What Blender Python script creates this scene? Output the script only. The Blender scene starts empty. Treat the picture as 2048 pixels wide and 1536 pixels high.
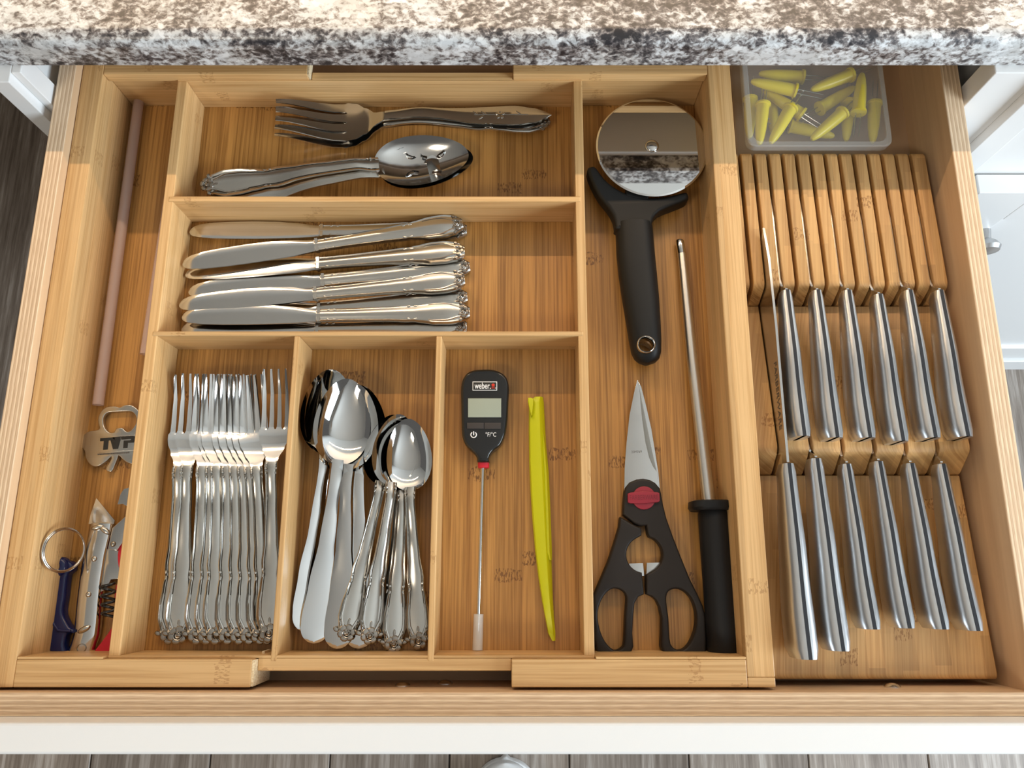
import bpy, bmesh, math, random
from mathutils import Vector, Matrix
random.seed(7)
R = math.radians
sc = bpy.context.scene
# ------------------------------------------------------------------ camera
F, TH, H, CX, CY = 1538.0, R(13.8), 0.60, 1040.0, 768.0
cd = bpy.data.cameras.new('camera'); cam = bpy.data.objects.new('camera', cd)
sc.collection.objects.link(cam); sc.camera = cam
cam.location = (0, 0, H); cam.rotation_euler = (TH, 0, 0)
cd.sensor_fit = 'HORIZONTAL'; cd.sensor_width = 36.0; cd.lens = 36.0 * F / 2048
cd.shift_x = -(CX - 1024) / 2048; cd.clip_start = 0.01
# ------------------------------------------------------------------ world, lights, exposure
sc.view_settings.view_transform = 'Standard'; sc.view_settings.look = 'None'
sc.view_settings.gamma = 1.0; sc.view_settings.use_curve_mapping = False
sc.view_settings.exposure = 0.0
w = bpy.data.worlds.new('room_light'); sc.world = w; w.use_nodes = True
w.node_tree.nodes['Background'].inputs[0].default_value = (1.0, 0.97, 0.93, 1)
w.node_tree.nodes['Background'].inputs[1].default_value = 0.13

def area(name, loc, target, sx, sy, power, col):
    l = bpy.data.lights.new(name, 'AREA'); l.shape = 'RECTANGLE'; l.size = sx; l.size_y = sy
    l.energy = power; l.color = col
    o = bpy.data.objects.new(name, l); sc.collection.objects.link(o)
    o.location = loc
    o.rotation_euler = (Vector(target) - Vector(loc)).to_track_quat('-Z', 'Y').to_euler()
    return o
area('window_daylight', (2.0, -0.75, 0.74), (0.0, 0.15, 0.0), 1.3, 1.1, 76, (0.78, 0.90, 1.0))
area('under_cabinet_strip', (0.0, 0.838, 0.70), (0.0, 0.838, -1), 1.7, 0.014, 8.6, (1.0, 0.70, 0.42))
area('ceiling_fixture', (-0.95, -0.95, 1.68), (-0.2, 0.0, 0), 0.45, 0.45, 12, (1.0, 0.88, 0.72))

# ------------------------------------------------------------------ helpers
def W(px, py, z=0.0):
    """point of the room at height z that the photograph shows at (px, py)"""
    u = (px - CX) / F; v = (py - CY) / F
    t = (H - z) / (v * math.sin(TH) + math.cos(TH))
    return Vector((u * t, t * (-v * math.cos(TH) + math.sin(TH)), z))

def prop(o, label=None, cat=None, group=None, kind=None):
    if label: o['label'] = label
    if cat: o['category'] = cat
    if group: o['group'] = group
    if kind: o['kind'] = kind
    return o

def thing(name, label, cat, loc=(0, 0, 0), group=None):
    o = bpy.data.objects.new(name, None); sc.collection.objects.link(o)
    o.empty_display_size = 0.02; o.location = loc
    return prop(o, label, cat, group)

def chain_loc(p):
    v = Vector((0, 0, 0))
    while p is not None:
        v += p.location; p = p.parent
    return v

def part(name, vf, mat, parent=None, world=False, smooth=30, bevel=0, seg=2):
    vs, fs = vf
    off = chain_loc(parent) if (world and parent is not None) else Vector((0, 0, 0))
    me = bpy.data.meshes.new(name)
    me.from_pydata([tuple(Vector(v) - off) for v in vs], [], fs); me.validate()
    bm = bmesh.new(); bm.from_mesh(me)
    bmesh.ops.remove_doubles(bm, verts=bm.verts, dist=1e-6)
    bmesh.ops.recalc_face_normals(bm, faces=bm.faces); bm.to_mesh(me); bm.free()
    return link(name, me, mat, parent, smooth, bevel, seg)

def link(name, me, mat, parent=None, smooth=30, bevel=0, seg=2):
    me.materials.clear(); me.materials.append(mat)
    if smooth:
        for p in me.polygons: p.use_smooth = True
        me.set_sharp_from_angle(angle=R(smooth))
    o = bpy.data.objects.new(name, me); sc.collection.objects.link(o)
    if parent is not None: o.parent = parent
    if bevel:
        m = o.modifiers.new('bevel', 'BEVEL'); m.width = bevel; m.segments = seg; m.limit_method = 'ANGLE'; m.angle_limit = R(40)
    return o

def copy_tree(o, parent=None):
    c = o.copy(); sc.collection.objects.link(c)
    if parent is not None: c.parent = parent
    for ch in list(o.children): copy_tree(ch, c)
    return c

def join(*vfs):
    V, Fc = [], []
    for vs, fs in vfs:
        n = len(V); V += [tuple(v) for v in vs]; Fc += [tuple(i + n for i in f) for f in fs]
    return V, Fc

def box(x0, x1, y0, y1, z0, z1):
    v = [(x, y, z) for z in (z0, z1) for y in (y0, y1) for x in (x0, x1)]
    return v, [(0, 2, 3, 1), (4, 5, 7, 6), (0, 1, 5, 4), (2, 6, 7, 3), (0, 4, 6, 2), (1, 3, 7, 5)]

def extrude_x(yz, x0, x1):
    n = len(yz)
    v = [(x0, y, z) for y, z in yz] + [(x1, y, z) for y, z in yz]
    f = [tuple(range(n)), tuple(range(2 * n - 1, n - 1, -1))]
    f += [(i, (i + 1) % n, n + (i + 1) % n, n + i) for i in range(n)]
    return v, f

def loft(rings, caps=True):
    n = len(rings[0]); v = [tuple(p) for r in rings for p in r]; f = []
    for i in range(len(rings) - 1):
        for j in range(n):
            f.append((i * n + j, i * n + (j + 1) % n, (i + 1) * n + (j + 1) % n, (i + 1) * n + j))
    if caps:
        f.append(tuple(range(n - 1, -1, -1))); f.append(tuple(range((len(rings) - 1) * n, len(rings) * n)))
    return v, f

def tube(path, r, n=8, closed=False):
    path = [Vector(p) for p in path]; m = len(path)
    rs = r if isinstance(r, (list, tuple)) else [r] * m
    rings = []; up = Vector((0.13, 0.21, 0.97))
    for i, p in enumerate(path):
        a = path[(i - 1) % m] if (closed or i > 0) else p
        b = path[(i + 1) % m] if (closed or i < m - 1) else p
        t = (b - a).normalized()
        s = t.cross(up)
        if s.length < 1e-4: s = t.cross(Vector((1, 0, 0)))
        s.normalize(); q = s.cross(t).normalized()
        rings.append([p + (s * math.cos(2 * math.pi * k / n) + q * math.sin(2 * math.pi * k / n)) * rs[i] for k in range(n)])
    if closed:
        v, f = loft(rings, False); k = len(rings)
        f += [((k - 1) * n + j, (k - 1) * n + (j + 1) % n, (j + 1) % n, j) for j in range(n)]
        return v, f
    return loft(rings)

def ellipse_ring(c, side, up, a, b, n=20, p=2.0):
    out = []
    for k in range(n):
        t = 2 * math.pi * k / n; ct, st = math.cos(t), math.sin(t)
        out.append(c + side * (a * math.copysign(abs(ct) ** (2 / p), ct)) + up * (b * math.copysign(abs(st) ** (2 / p), st)))
    return out

def blob(cx, cy, cz, rx, ry, rz, ang=0, n=8, m=5):
    v, f = [], []; ca, sa = math.cos(ang), math.sin(ang)
    for i in range(m + 1):
        ph = math.pi * i / m - math.pi / 2
        for j in range(n):
            t = 2 * math.pi * j / n
            x, y, z = rx * math.cos(ph) * math.cos(t), ry * math.cos(ph) * math.sin(t), rz * math.sin(ph)
            v.append((cx + x * ca - y * sa, cy + x * sa + y * ca, cz + z))
    for i in range(m):
        for j in range(n):
            f.append((i * n + j, i * n + (j + 1) % n, (i + 1) * n + (j + 1) % n, (i + 1) * n + j))
    return v, f

def lerp(tab, x):
    """smooth table lookup: tab = [(x, value), ...]"""
    if x <= tab[0][0]: return tab[0][1]
    for (a, va), (b, vb) in zip(tab, tab[1:]):
        if x <= b:
            t = (x - a) / (b - a); t = t * t * (3 - 2 * t)
            return va + (vb - va) * t
    return tab[-1][1]

def ribbon(ys, hw, zc, th, top, us, xc=lambda y: 0.0, bot=lambda u, y: 0.0):
    """a strip along y: half width hw(y), underside at zc(y), profile top(u, y) above zc + th"""
    rings = []
    for y in ys:
        a = hw(y); z = zc(y); x0 = xc(y)
        r = [(x0 + u * a, y, z + th(y) + top(u, y)) for u in us]
        r += [(x0 + u * a * 0.96, y, z + bot(u, y)) for u in reversed(us)]
        rings.append(r)
    return loft(rings)

def plate(name, outs, z0, z1, mat, parent, bevel=0.0005, seg=2, smooth=40):
    """flat piece with holes: outs are lists of points (world x, y); first the outline, then holes"""
    cu = bpy.data.curves.new(name, 'CURVE'); cu.dimensions = '2D'; cu.fill_mode = 'BOTH'
    off = chain_loc(parent)
    for pts in outs:
        s = cu.splines.new('POLY'); s.points.add(len(pts) - 1); s.use_cyclic_u = True
        for q, p in zip(s.points, pts): q.co = (p[0] - off.x, p[1] - off.y, 0, 1)
    b = bevel
    cu.extrude = max(1e-5, (z1 - z0) / 2 - b); cu.bevel_depth = b; cu.bevel_resolution = seg; cu.offset = -b
    t = bpy.data.objects.new(name, cu)
    me = bpy.data.meshes.new_from_object(t)
    me.transform(Matrix.Translation((0, 0, (z0 + z1) / 2 - off.z)))
    bpy.data.objects.remove(t); bpy.data.curves.remove(cu)
    bm = bmesh.new(); bm.from_mesh(me); bmesh.ops.remove_doubles(bm, verts=bm.verts, dist=1e-6)
    bmesh.ops.recalc_face_normals(bm, faces=bm.faces); bm.to_mesh(me); bm.free()
    me.name = name
    return link(name, me, mat, parent, smooth)

def smooth_poly(pts, n=3, sharp=()):
    """closed Catmull-Rom through the points"""
    out = []; m = len(pts)
    for i in range(m):
        p0, p1, p2, p3 = (Vector(pts[(i + k) % m]) for k in (-1, 0, 1, 2))
        for k in range(n):
            t = k / n
            out.append(0.5 * ((2 * p1) + (p2 - p0) * t + (2 * p0 - 5 * p1 + 4 * p2 - p3) * t * t + (3 * p1 - p0 - 3 * p2 + p3) * t ** 3))
    return out

def pix(pts, ox, oy, s, z, sm=0):
    q = [W(ox + x / s, oy + y / s, z).xy for x, y in pts]
    return smooth_poly(q, sm) if sm else q

def text(name, body, mat, parent, p0, p1, height, z, depth=0.0002, squash=1.0, normal=None, bold=0.0):
    """lettering whose baseline runs from p0 to p1 (world points)"""
    cu = bpy.data.curves.new(name, 'FONT'); cu.body = body; cu.size = 1.0; cu.extrude = 0.0; cu.offset = bold
    t = bpy.data.objects.new(name, cu); me = bpy.data.meshes.new_from_object(t)
    bpy.data.objects.remove(t); bpy.data.curves.remove(cu)
    xs = [v.co.x for v in me.vertices]; ysv = [v.co.y for v in me.vertices]
    x0, x1, y0, y1 = min(xs), max(xs), min(ysv), max(ysv)
    p0 = Vector(p0); p1 = Vector(p1); e = (p1 - p0); L = e.length; e.normalize()
    nrm = Vector(normal) if normal else Vector((0, 0, 1)); up = nrm.cross(e).normalized()
    off = chain_loc(parent)
    for v in me.vertices:
        a = (v.co.x - x0) / (x1 - x0) * L; b = (v.co.y - y0) / (y1 - y0) * height
        v.co = p0 + e * a + up * b + nrm * depth - off
    me.name = name
    return link(name, me, mat, parent, 0)

def cut(o, cutter_vf):
    """boolean difference, baked"""
    me = bpy.data.meshes.new('cutter'); me.from_pydata([tuple(v) for v in cutter_vf[0]], [], cutter_vf[1])
    c = bpy.data.objects.new('cutter', me); sc.collection.objects.link(c)
    c.location = o.matrix_world.translation * 0
    c.parent = o.parent
    m = o.modifiers.new('cut', 'BOOLEAN'); m.object = c; m.operation = 'DIFFERENCE'; m.solver = 'EXACT'
    bpy.context.view_layer.update()
    dg = bpy.context.evaluated_depsgraph_get()
    nm = bpy.data.meshes.new_from_object(o.evaluated_get(dg))
    o.modifiers.clear(); old = o.data; nm.name = old.name; o.data = nm
    bpy.data.objects.remove(c)
    return o

# ------------------------------------------------------------------ materials
def mat(name, col=(0.8, 0.8, 0.8), rough=0.5, metal=0.0, **kw):
    m = bpy.data.materials.new(name); m.use_nodes = True
    b = m.node_tree.nodes['Principled BSDF']
    b.inputs['Base Color'].default_value = (*col, 1); b.inputs['Roughness'].default_value = rough
    b.inputs['Metallic'].default_value = metal
    for k, v in kw.items(): b.inputs[k.replace('_', ' ')].default_value = v
    return m

class G:
    """small node-graph writer"""
    def __init__(s, m): s.t = m.node_tree; s.b = s.t.nodes['Principled BSDF']
    def n(s, kind, ins=None, **kw):
        x = s.t.nodes.new(kind)
        for k, v in kw.items(): setattr(x, k, v)
        for k, v in (ins or {}).items():
            if isinstance(v, bpy.types.NodeSocket): s.t.links.new(v, x.inputs[k])
            else: x.inputs[k].default_value = v
        return x
    def math(s, op, a, b=0.0, c=0.0): return s.n('ShaderNodeMath', {0: a, 1: b, 2: c}, operation=op).outputs[0]
    def noise(s, vec, scale, detail=2.0, rough=0.5, dist=0.0):
        return s.n('ShaderNodeTexNoise', {'Vector': vec, 'Scale': scale, 'Detail': detail, 'Roughness': rough, 'Distortion': dist}).outputs[0]
    def ramp(s, fac, stops):
        r = s.n('ShaderNodeValToRGB', {0: fac}); e = r.color_ramp.elements
        while len(e) < len(stops): e.new(0.5)
        for k, (p, c) in zip(e, stops): k.position = p; k.color = (*c, 1)
        return r.outputs[0]
    def mix(s, fac, a, b, mode='MIX'):
        x = s.n('ShaderNodeMix', data_type='RGBA', blend_type=mode)
        for k, v in ((0, fac), (6, a), (7, b)):
            if isinstance(v, bpy.types.NodeSocket): s.t.links.new(v, x.inputs[k])
            else: x.inputs[k].default_value = v if k == 0 else (*v, 1)
        return x.outputs[2]
    def co(s): return s.n('ShaderNodeTexCoord').outputs['Object']
    def sep(s, v): return s.n('ShaderNodeSeparateXYZ', {0: v}).outputs
    def comb(s, x, y, z=0.0): return s.n('ShaderNodeCombineXYZ', {0: x, 1: y, 2: z}).outputs[0]
    def to(s, sock, name): s.t.links.new(sock, s.b.inputs[name])
    def bump(s, h, strength, dist=0.001):
        s.to(s.n('ShaderNodeBump', {'Height': h, 'Strength': strength, 'Distance': dist}).outputs[0], 'Normal')

def bamboo(name, axis, light, dark, mark, strip=0.017, rough=0.42, nodes=0.8):
    m = mat(name, light, rough); g = G(m); x, y, z = g.sep(g.co())
    if axis == 'x': along, across = x, g.math('ADD', y, g.math('MULTIPLY', z, 1.37))
    else: along, across = y, g.math('ADD', x, g.math('MULTIPLY', z, 1.37))
    wob = g.math('MULTIPLY', g.noise(g.comb(across, along), 6, 1), 0.004)
    sid = g.math('FLOOR', g.math('DIVIDE', g.math('ADD', across, wob), strip))
    rnd = g.n('ShaderNodeTexWhiteNoise', {'W': sid}, noise_dimensions='1D').outputs[0]
    fine = g.noise(g.comb(g.math('MULTIPLY', across, 620), g.math('MULTIPLY', along, 9), rnd), 1.0, 3, 0.6)
    mid = g.noise(g.comb(g.math('MULTIPLY', across, 120), g.math('MULTIPLY', along, 3), rnd), 1.0, 2)
    f = g.math('ADD', g.math('MULTIPLY', fine, 0.72), g.math('MULTIPLY', mid, 0.28))
    col = g.ramp(f, [(0.38, dark), (0.58, light)])
    tone = g.math('ADD', 0.90, g.math('MULTIPLY', rnd, 0.20))
    col = g.mix(1.0, col, g.comb(tone, tone, tone), 'MULTIPLY')
    # the dashed marks at the nodes of the cane
    ph = g.math('FRACT', g.math('ADD', g.math('MULTIPLY', along, 3.1), g.math('MULTIPLY', rnd, 7.3)))
    near = g.math('LESS_THAN', g.math('ABSOLUTE', g.math('SUBTRACT', ph, 0.5)), g.math('ADD', 0.004, g.math('MULTIPLY', mid, 0.022)))
    dash = g.math('GREATER_THAN', g.noise(g.comb(g.math('MULTIPLY', across, 900), g.math('MULTIPLY', along, 260)), 1.0, 2), 0.53)
    col = g.mix(g.math('MULTIPLY', g.math('MULTIPLY', near, dash), nodes), col, mark)
    g.to(col, 'Base Color'); g.bump(fine, 0.12, 0.0004)
    return m

M = {}
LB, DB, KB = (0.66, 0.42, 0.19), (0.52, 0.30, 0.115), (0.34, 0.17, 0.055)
M['bam_x'] = bamboo('bamboo_board_along_x', 'x', LB, DB, KB, nodes=0.55)
M['bam_y'] = bamboo('bamboo_board_along_y', 'y', LB, DB, KB, nodes=0.5)
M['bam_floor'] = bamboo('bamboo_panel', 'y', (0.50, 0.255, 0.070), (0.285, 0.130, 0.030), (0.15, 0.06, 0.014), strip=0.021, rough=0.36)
M['block'] = bamboo('knife_block_bamboo', 'y', (0.60, 0.35, 0.14), (0.46, 0.24, 0.085), (0.27, 0.12, 0.035), strip=0.013, rough=0.45)
def end_grain():
    m = mat('pale_end_grain', (0.75, 0.6, 0.38), 0.6); g = G(m)
    g.to(g.ramp(g.noise(g.co(), 900, 3), [(0.35, (0.62, 0.45, 0.25)), (0.62, (0.82, 0.70, 0.48))]), 'Base Color'); return m
def segs(m):
    g = G(m); x, y, z = g.sep(g.co())
    col = g.b.inputs['Base Color'].links[0].from_socket
    cx = g.math('FLOOR', g.math('DIVIDE', g.math('ADD', x, 0.0727), 0.01183))
    r1 = g.n('ShaderNodeTexWhiteNoise', {'W': cx}, noise_dimensions='1D').outputs[0]
    cy = g.math('FLOOR', g.math('DIVIDE', g.math('ADD', y, g.math('MULTIPLY', r1, 0.05)), 0.042))
    r2 = g.n('ShaderNodeTexWhiteNoise', {'Vector': g.comb(cx, cy)}, noise_dimensions='2D').outputs[0]
    t = g.math('ADD', 0.86, g.math('MULTIPLY', r2, 0.26))
    g.to(g.mix(1.0, col, g.comb(t, t, g.math('MULTIPLY', t, 0.97)), 'MULTIPLY'), 'Base Color')
segs(M['block'])
M['end'] = end_grain()

def plywood(name, axis):
    m = mat(name, (0.7, 0.5, 0.32), 0.55); g = G(m); x, y, z = g.sep(g.co())
    across, along = (y, x) if axis == 'x' else (x, y)
    wob = g.math('MULTIPLY', g.noise(g.comb(g.math('MULTIPLY', along, 14), g.math('MULTIPLY', across, 20)), 1, 2), 0.0003)
    ph = g.math('FRACT', g.math('DIVIDE', g.math('ADD', across, wob), 0.0031))
    fine = g.noise(g.comb(g.math('MULTIPLY', along, 60), g.math('MULTIPLY', across, 1500)), 1, 3)
    layer = g.ramp(ph, [(0.0, (0.86, 0.67, 0.46)), (0.30, (0.84, 0.65, 0.44)), (0.40, (0.58, 0.39, 0.23)), (0.55, (0.66, 0.47, 0.30)), (0.90, (0.68, 0.49, 0.32)), (1.0, (0.86, 0.67, 0.46))])
    sp = g.ramp(fine, [(0.38, (0.84, 0.80, 0.77)), (0.6, (1, 1, 1))])
    nrm = g.sep(g.n('ShaderNodeNewGeometry').outputs['Normal'])[2]
    face = g.ramp(g.noise(g.comb(g.math('MULTIPLY', along, 5), g.math('MULTIPLY', z, 120)), 1, 3), [(0.3, (0.58, 0.38, 0.22)), (0.7, (0.68, 0.47, 0.28))])
    col = g.mix(g.math('GREATER_THAN', nrm, 0.5), face, g.mix(1.0, layer, sp, 'MULTIPLY'))
    g.to(col, 'Base Color'); return m
M['ply_x'] = plywood('birch_plywood_front', 'x'); M['ply_y'] = plywood('birch_plywood_side', 'y')
M['drawer_floor'] = mat('drawer_bottom_wood', (0.45, 0.29, 0.17), 0.55)

def granite():
    m = mat('speckled_granite', (0.7, 0.7, 0.7), 0.30); g = G(m); c = g.co()
    big = g.noise(c, 13, 4, 0.62); warp = g.n('ShaderNodeTexNoise', {'Vector': c, 'Scale': 120.0, 'Detail': 2.0}).outputs[1]
    v = g.n('ShaderNodeVectorMath', {0: c, 1: g.n('ShaderNodeVectorMath', {0: warp, 3: 0.006}, operation='SCALE').outputs[0]}, operation='ADD').outputs[0]
    sx, sy, sz = g.sep(v); v = g.comb(g.math('MULTIPLY', sx, 0.72), sy, g.math('MULTIPLY', sz, 1.0))
    a = g.noise(v, 250, 3, 0.62); b = g.noise(v, 80, 2, 0.6)
    f = g.math('ADD', g.math('ADD', g.math('MULTIPLY', a, 0.74), g.math('MULTIPLY', b, 0.30)), g.math('MULTIPLY', g.math('SUBTRACT', big, 0.475), 0.72))
    col = g.ramp(f, [(0.38, (0.028, 0.026, 0.030)), (0.45, (0.10, 0.092, 0.095)), (0.51, (0.25, 0.23, 0.225)), (0.55, (0.45, 0.455, 0.46)), (0.64, (0.69, 0.715, 0.73))])
    brown = g.ramp(g.noise(c, 28, 2), [(0.42, (1, 1, 1)), (0.66, (0.93, 0.89, 0.85))])
    cells = g.n('ShaderNodeTexVoronoi', {'Vector': v, 'Scale': 160.0}).outputs['Color']
    cv = g.math('ADD', 0.80, g.math('MULTIPLY', g.sep(cells)[0], 0.36))
    col = g.mix(1.0, g.mix(1.0, col, brown, 'MULTIPLY'), g.comb(cv, cv, cv), 'MULTIPLY')
    g.to(col, 'Base Color'); return m
M['granite'] = granite()

def plank_mat():
    m = mat('grey_brown_floor_plank', (0.2, 0.17, 0.15), 0.45); g = G(m); x, y, z = g.sep(g.co())
    rnd = g.n('ShaderNodeObjectInfo').outputs['Random']
    f = g.noise(g.comb(g.math('MULTIPLY', x, 150), g.math('MULTIPLY', y, 7), g.math('MULTIPLY', rnd, 40)), 1, 4, 0.65)
    h = g.noise(g.comb(g.math('MULTIPLY', x, 20), g.math('MULTIPLY', y, 2), g.math('MULTIPLY', rnd, 40)), 1, 2)
    col = g.ramp(g.math('ADD', g.math('MULTIPLY', f, 0.7), g.math('MULTIPLY', h, 0.3)), [(0.36, (0.13, 0.098, 0.074)), (0.52, (0.25, 0.205, 0.168)), (0.66, (0.43, 0.38, 0.335))])
    t = g.math('ADD', 0.8, g.math('MULTIPLY', rnd, 0.4))
    g.to(g.mix(1.0, col, g.comb(t, t, t), 'MULTIPLY'), 'Base Color'); g.bump(f, 0.15, 0.001); return m
M['plank'] = plank_mat()

def steel(name, col, rough, brushed=None, bump=0.0):
    m = mat(name, col, rough, 1.0); g = G(m); c = g.co()
    if brushed:
        x, y, z = g.sep(c)
        n = g.noise(g.comb(g.math('MULTIPLY', x, brushed[0]), g.math('MULTIPLY', y, brushed[1]), g.math('MULTIPLY', z, brushed[2])), 1, 3)
        g.to(g.math('ADD', rough - 0.06, g.math('MULTIPLY', n, 0.16)), 'Roughness')
        g.bump(n, 0.10, 0.0002)
    else:
        n = g.noise(c, 140, 3); g.to(g.math('ADD', rough - 0.03, g.math('MULTIPLY', n, 0.07)), 'Roughness')
    return m
M['steel'] = steel('polished_flatware_steel', (0.62, 0.61, 0.59), 0.12)
M['mirror'] = steel('mirror_polished_steel', (0.66, 0.66, 0.65), 0.04)
M['satin'] = steel('satin_flatware_steel', (0.54, 0.52, 0.48), 0.22)
M['patina'] = steel('tarnished_flatware_steel', (0.34, 0.31, 0.27), 0.26)
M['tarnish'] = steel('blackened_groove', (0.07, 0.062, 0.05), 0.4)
M['brushed'] = steel('brushed_handle_steel', (0.66, 0.67, 0.68), 0.30, (1500, 12, 1500))
M['blade'] = steel('worn_blade_steel', (0.60, 0.59, 0.57), 0.22)
M['rod'] = steel('ribbed_rod_steel', (0.66, 0.65, 0.62), 0.33, (2500, 20, 2500))
M['wheel'] = steel('cutter_wheel_steel', (0.70, 0.69, 0.67), 0.03)
M['white'] = mat('white_cabinet_paint', (0.80, 0.80, 0.79), 0.38)
M['black_soft'] = mat('black_soft_grip', (0.008, 0.008, 0.008), 0.46, Specular_IOR_Level=0.32)
M['black'] = mat('black_plastic', (0.008, 0.0085, 0.010), 0.5, Specular_IOR_Level=0.3)
M['black_gloss'] = mat('glossy_black_plastic', (0.012, 0.012, 0.012), 0.16)
M['tang'] = mat('black_handle_strip', (0.014, 0.016, 0.022), 0.4)
M['brown_black'] = mat('dark_brown_black_plastic', (0.016, 0.012, 0.010), 0.52, Specular_IOR_Level=0.32)
M['button'] = mat('dark_rubber_button', (0.034, 0.028, 0.026), 0.55)
M['red'] = mat('red_plastic', (0.55, 0.012, 0.03), 0.35)
M['dark_red'] = mat('dark_red_badge', (0.27, 0.012, 0.028), 0.42)
M['darker_red'] = mat('debossed_red', (0.16, 0.008, 0.018), 0.5)
M['navy'] = mat('glossy_navy_plastic', (0.006, 0.012, 0.075), 0.14)
M['lime'] = mat('lime_yellow_plastic', (0.62, 0.64, 0.005), 0.38, Subsurface_Weight=0.15, Subsurface_Radius=(0.002, 0.002, 0.001))
M['corn'] = mat('corn_yellow_plastic', (0.82, 0.66, 0.015), 0.35)
M['lcd'] = mat('grey_green_display', (0.33, 0.37, 0.30), 0.22)
M['print_white'] = mat('white_print', (0.85, 0.85, 0.85), 0.5)
M['print_red'] = mat('red_print', (0.62, 0.03, 0.01), 0.5)
M['print_black'] = mat('black_print', (0.015, 0.015, 0.014), 0.5)
M['etch'] = mat('etched_mark', (0.16, 0.15, 0.14), 0.5, 0.6)
M['slide'] = steel('zinc_slide', (0.55, 0.55, 0.55), 0.35)
M['screw'] = steel('bright_screw', (0.75, 0.75, 0.75), 0.2)
M['paint_wall'] = mat('wall_paint', (0.72, 0.71, 0.68), 0.8)
M['ceiling'] = mat('ceiling_paint', (0.78, 0.75, 0.70), 0.9)
def clear(name, col, rough, alpha_t):
    m = mat(name, col, rough, 0.0, IOR=1.35); b = m.node_tree.nodes['Principled BSDF']
    b.inputs['Transmission Weight'].default_value = alpha_t
    return m
def sheer(name, col, rough, alpha):
    m = mat(name, col, rough); m.node_tree.nodes['Principled BSDF'].inputs['Alpha'].default_value = alpha
    return m
M['box'] = sheer('cloudy_clear_plastic', (0.70, 0.71, 0.68), 0.22, 0.11)
M['box_edge'] = sheer('cloudy_clear_plastic_rim', (0.72, 0.73, 0.70), 0.25, 0.30)
M['straw'] = sheer('pinkish_translucent_plastic', (0.78, 0.60, 0.54), 0.16, 0.40)
M['sleeve'] = sheer('milky_translucent_sleeve', (0.80, 0.78, 0.75), 0.3, 0.55)
M['rubber'] = mat('white_shoe_leather', (0.8, 0.8, 0.79), 0.5)

# ------------------------------------------------------------------ the setting
FZ = -0.665
fl = part('floor', box(-2.2, 2.6, -1.8, 1.2, FZ - 0.03, FZ - 0.004), mat('floor_joint', (0.05, 0.045, 0.04), 0.8), None); prop(fl, kind='structure')
PW = 0.181; pmesh = None
for i in range(-11, 14):
    off = random.choice((0.0, 0.31, 0.62, 0.88)) if i not in (-5,) else 0.28
    for j in range(-2, 3):
        x0 = -0.1066 + i * PW; y0 = -0.9 + j * 1.22 + off - 0.61
        if y0 > 1.15 or y0 + 1.22 < -1.4: continue
        if pmesh is None:
            pl = part('plank', box(0.0009, PW - 0.0009, 0.001, 1.219, -0.008, 0.0), M['plank'], fl, bevel=0.0012, seg=1); pmesh = pl.data
        else:
            pl = pl.copy(); sc.collection.objects.link(pl)
        pl.location = (x0, y0, FZ)
prop(part('wall_back', box(-2.2, 2.6, 1.0, 1.06, FZ, 1.75), M['paint_wall']), kind='structure')
prop(part('ceiling', box(-2.2, 2.6, -1.8, 1.06, 1.75, 1.8), M['ceiling']), kind='structure')

# countertop slab with an eased edge
def counter():
    y0, y1, z0, z1, r = 0.373, 0.995, 0.0905, 0.1205, 0.011
    pr = [(y1, z0), (y0 + 0.002, z0), (y0, z0 + 0.002)]
    for k in range(9):
        a = math.pi - k * math.pi / 16
        pr.append((y0 + r + r * math.cos(a), z1 - r + r * math.sin(a)))
    pr.append((y1, z1)); return extrude_x(pr, -1.5, 1.7)
ct = part('countertop', counter(), M['granite'], None, smooth=40)
prop(ct, 'speckled black grey and white granite countertop above the open drawer', 'countertop')

# base cabinet
bc = thing('base_cabinet', 'white painted base cabinet behind and below the open drawer', 'cabinet', (0, 0.6, FZ))
def P_(name, b, m, par, bev=0.0008): return part(name, b, m, par, True, 0, bev)
P_('side_panel', box(-0.4015, -0.386, 0.36, 0.97, FZ, 0.0903), M['white'], bc)
P_('side_panel', box(0.398, 0.421, 0.36, 0.97, FZ, 0.0903), M['white'], bc)
P_('face_frame', box(0.3605, 0.3979, 0.368, 0.386, -0.09, 0.0903), M['white'], bc)
P_('face_frame', box(-0.3859, -0.3785, 0.368, 0.386, -0.09, 0.0903), M['white'], bc)
P_('back_panel', box(-0.386, 0.398, 0.955, 0.97, FZ, 0.0903), M['white'], bc)
P_('top_panel', box(-0.386, 0.398, 0.388, 0.954, 0.084, 0.0902), M['white'], bc)
P_('shelf', box(-0.386, 0.398, 0.362, 0.955, -0.10, -0.085), M['white'], bc)
P_('kick_board', box(-0.4015, 1.2, 0.336, 0.356, FZ, FZ + 0.05), M['white'], bc)
P_('face_panel', box(0.4215, 1.2, 0.362, 0.38, FZ + 0.05, 0.0903), M['white'], bc)
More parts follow.
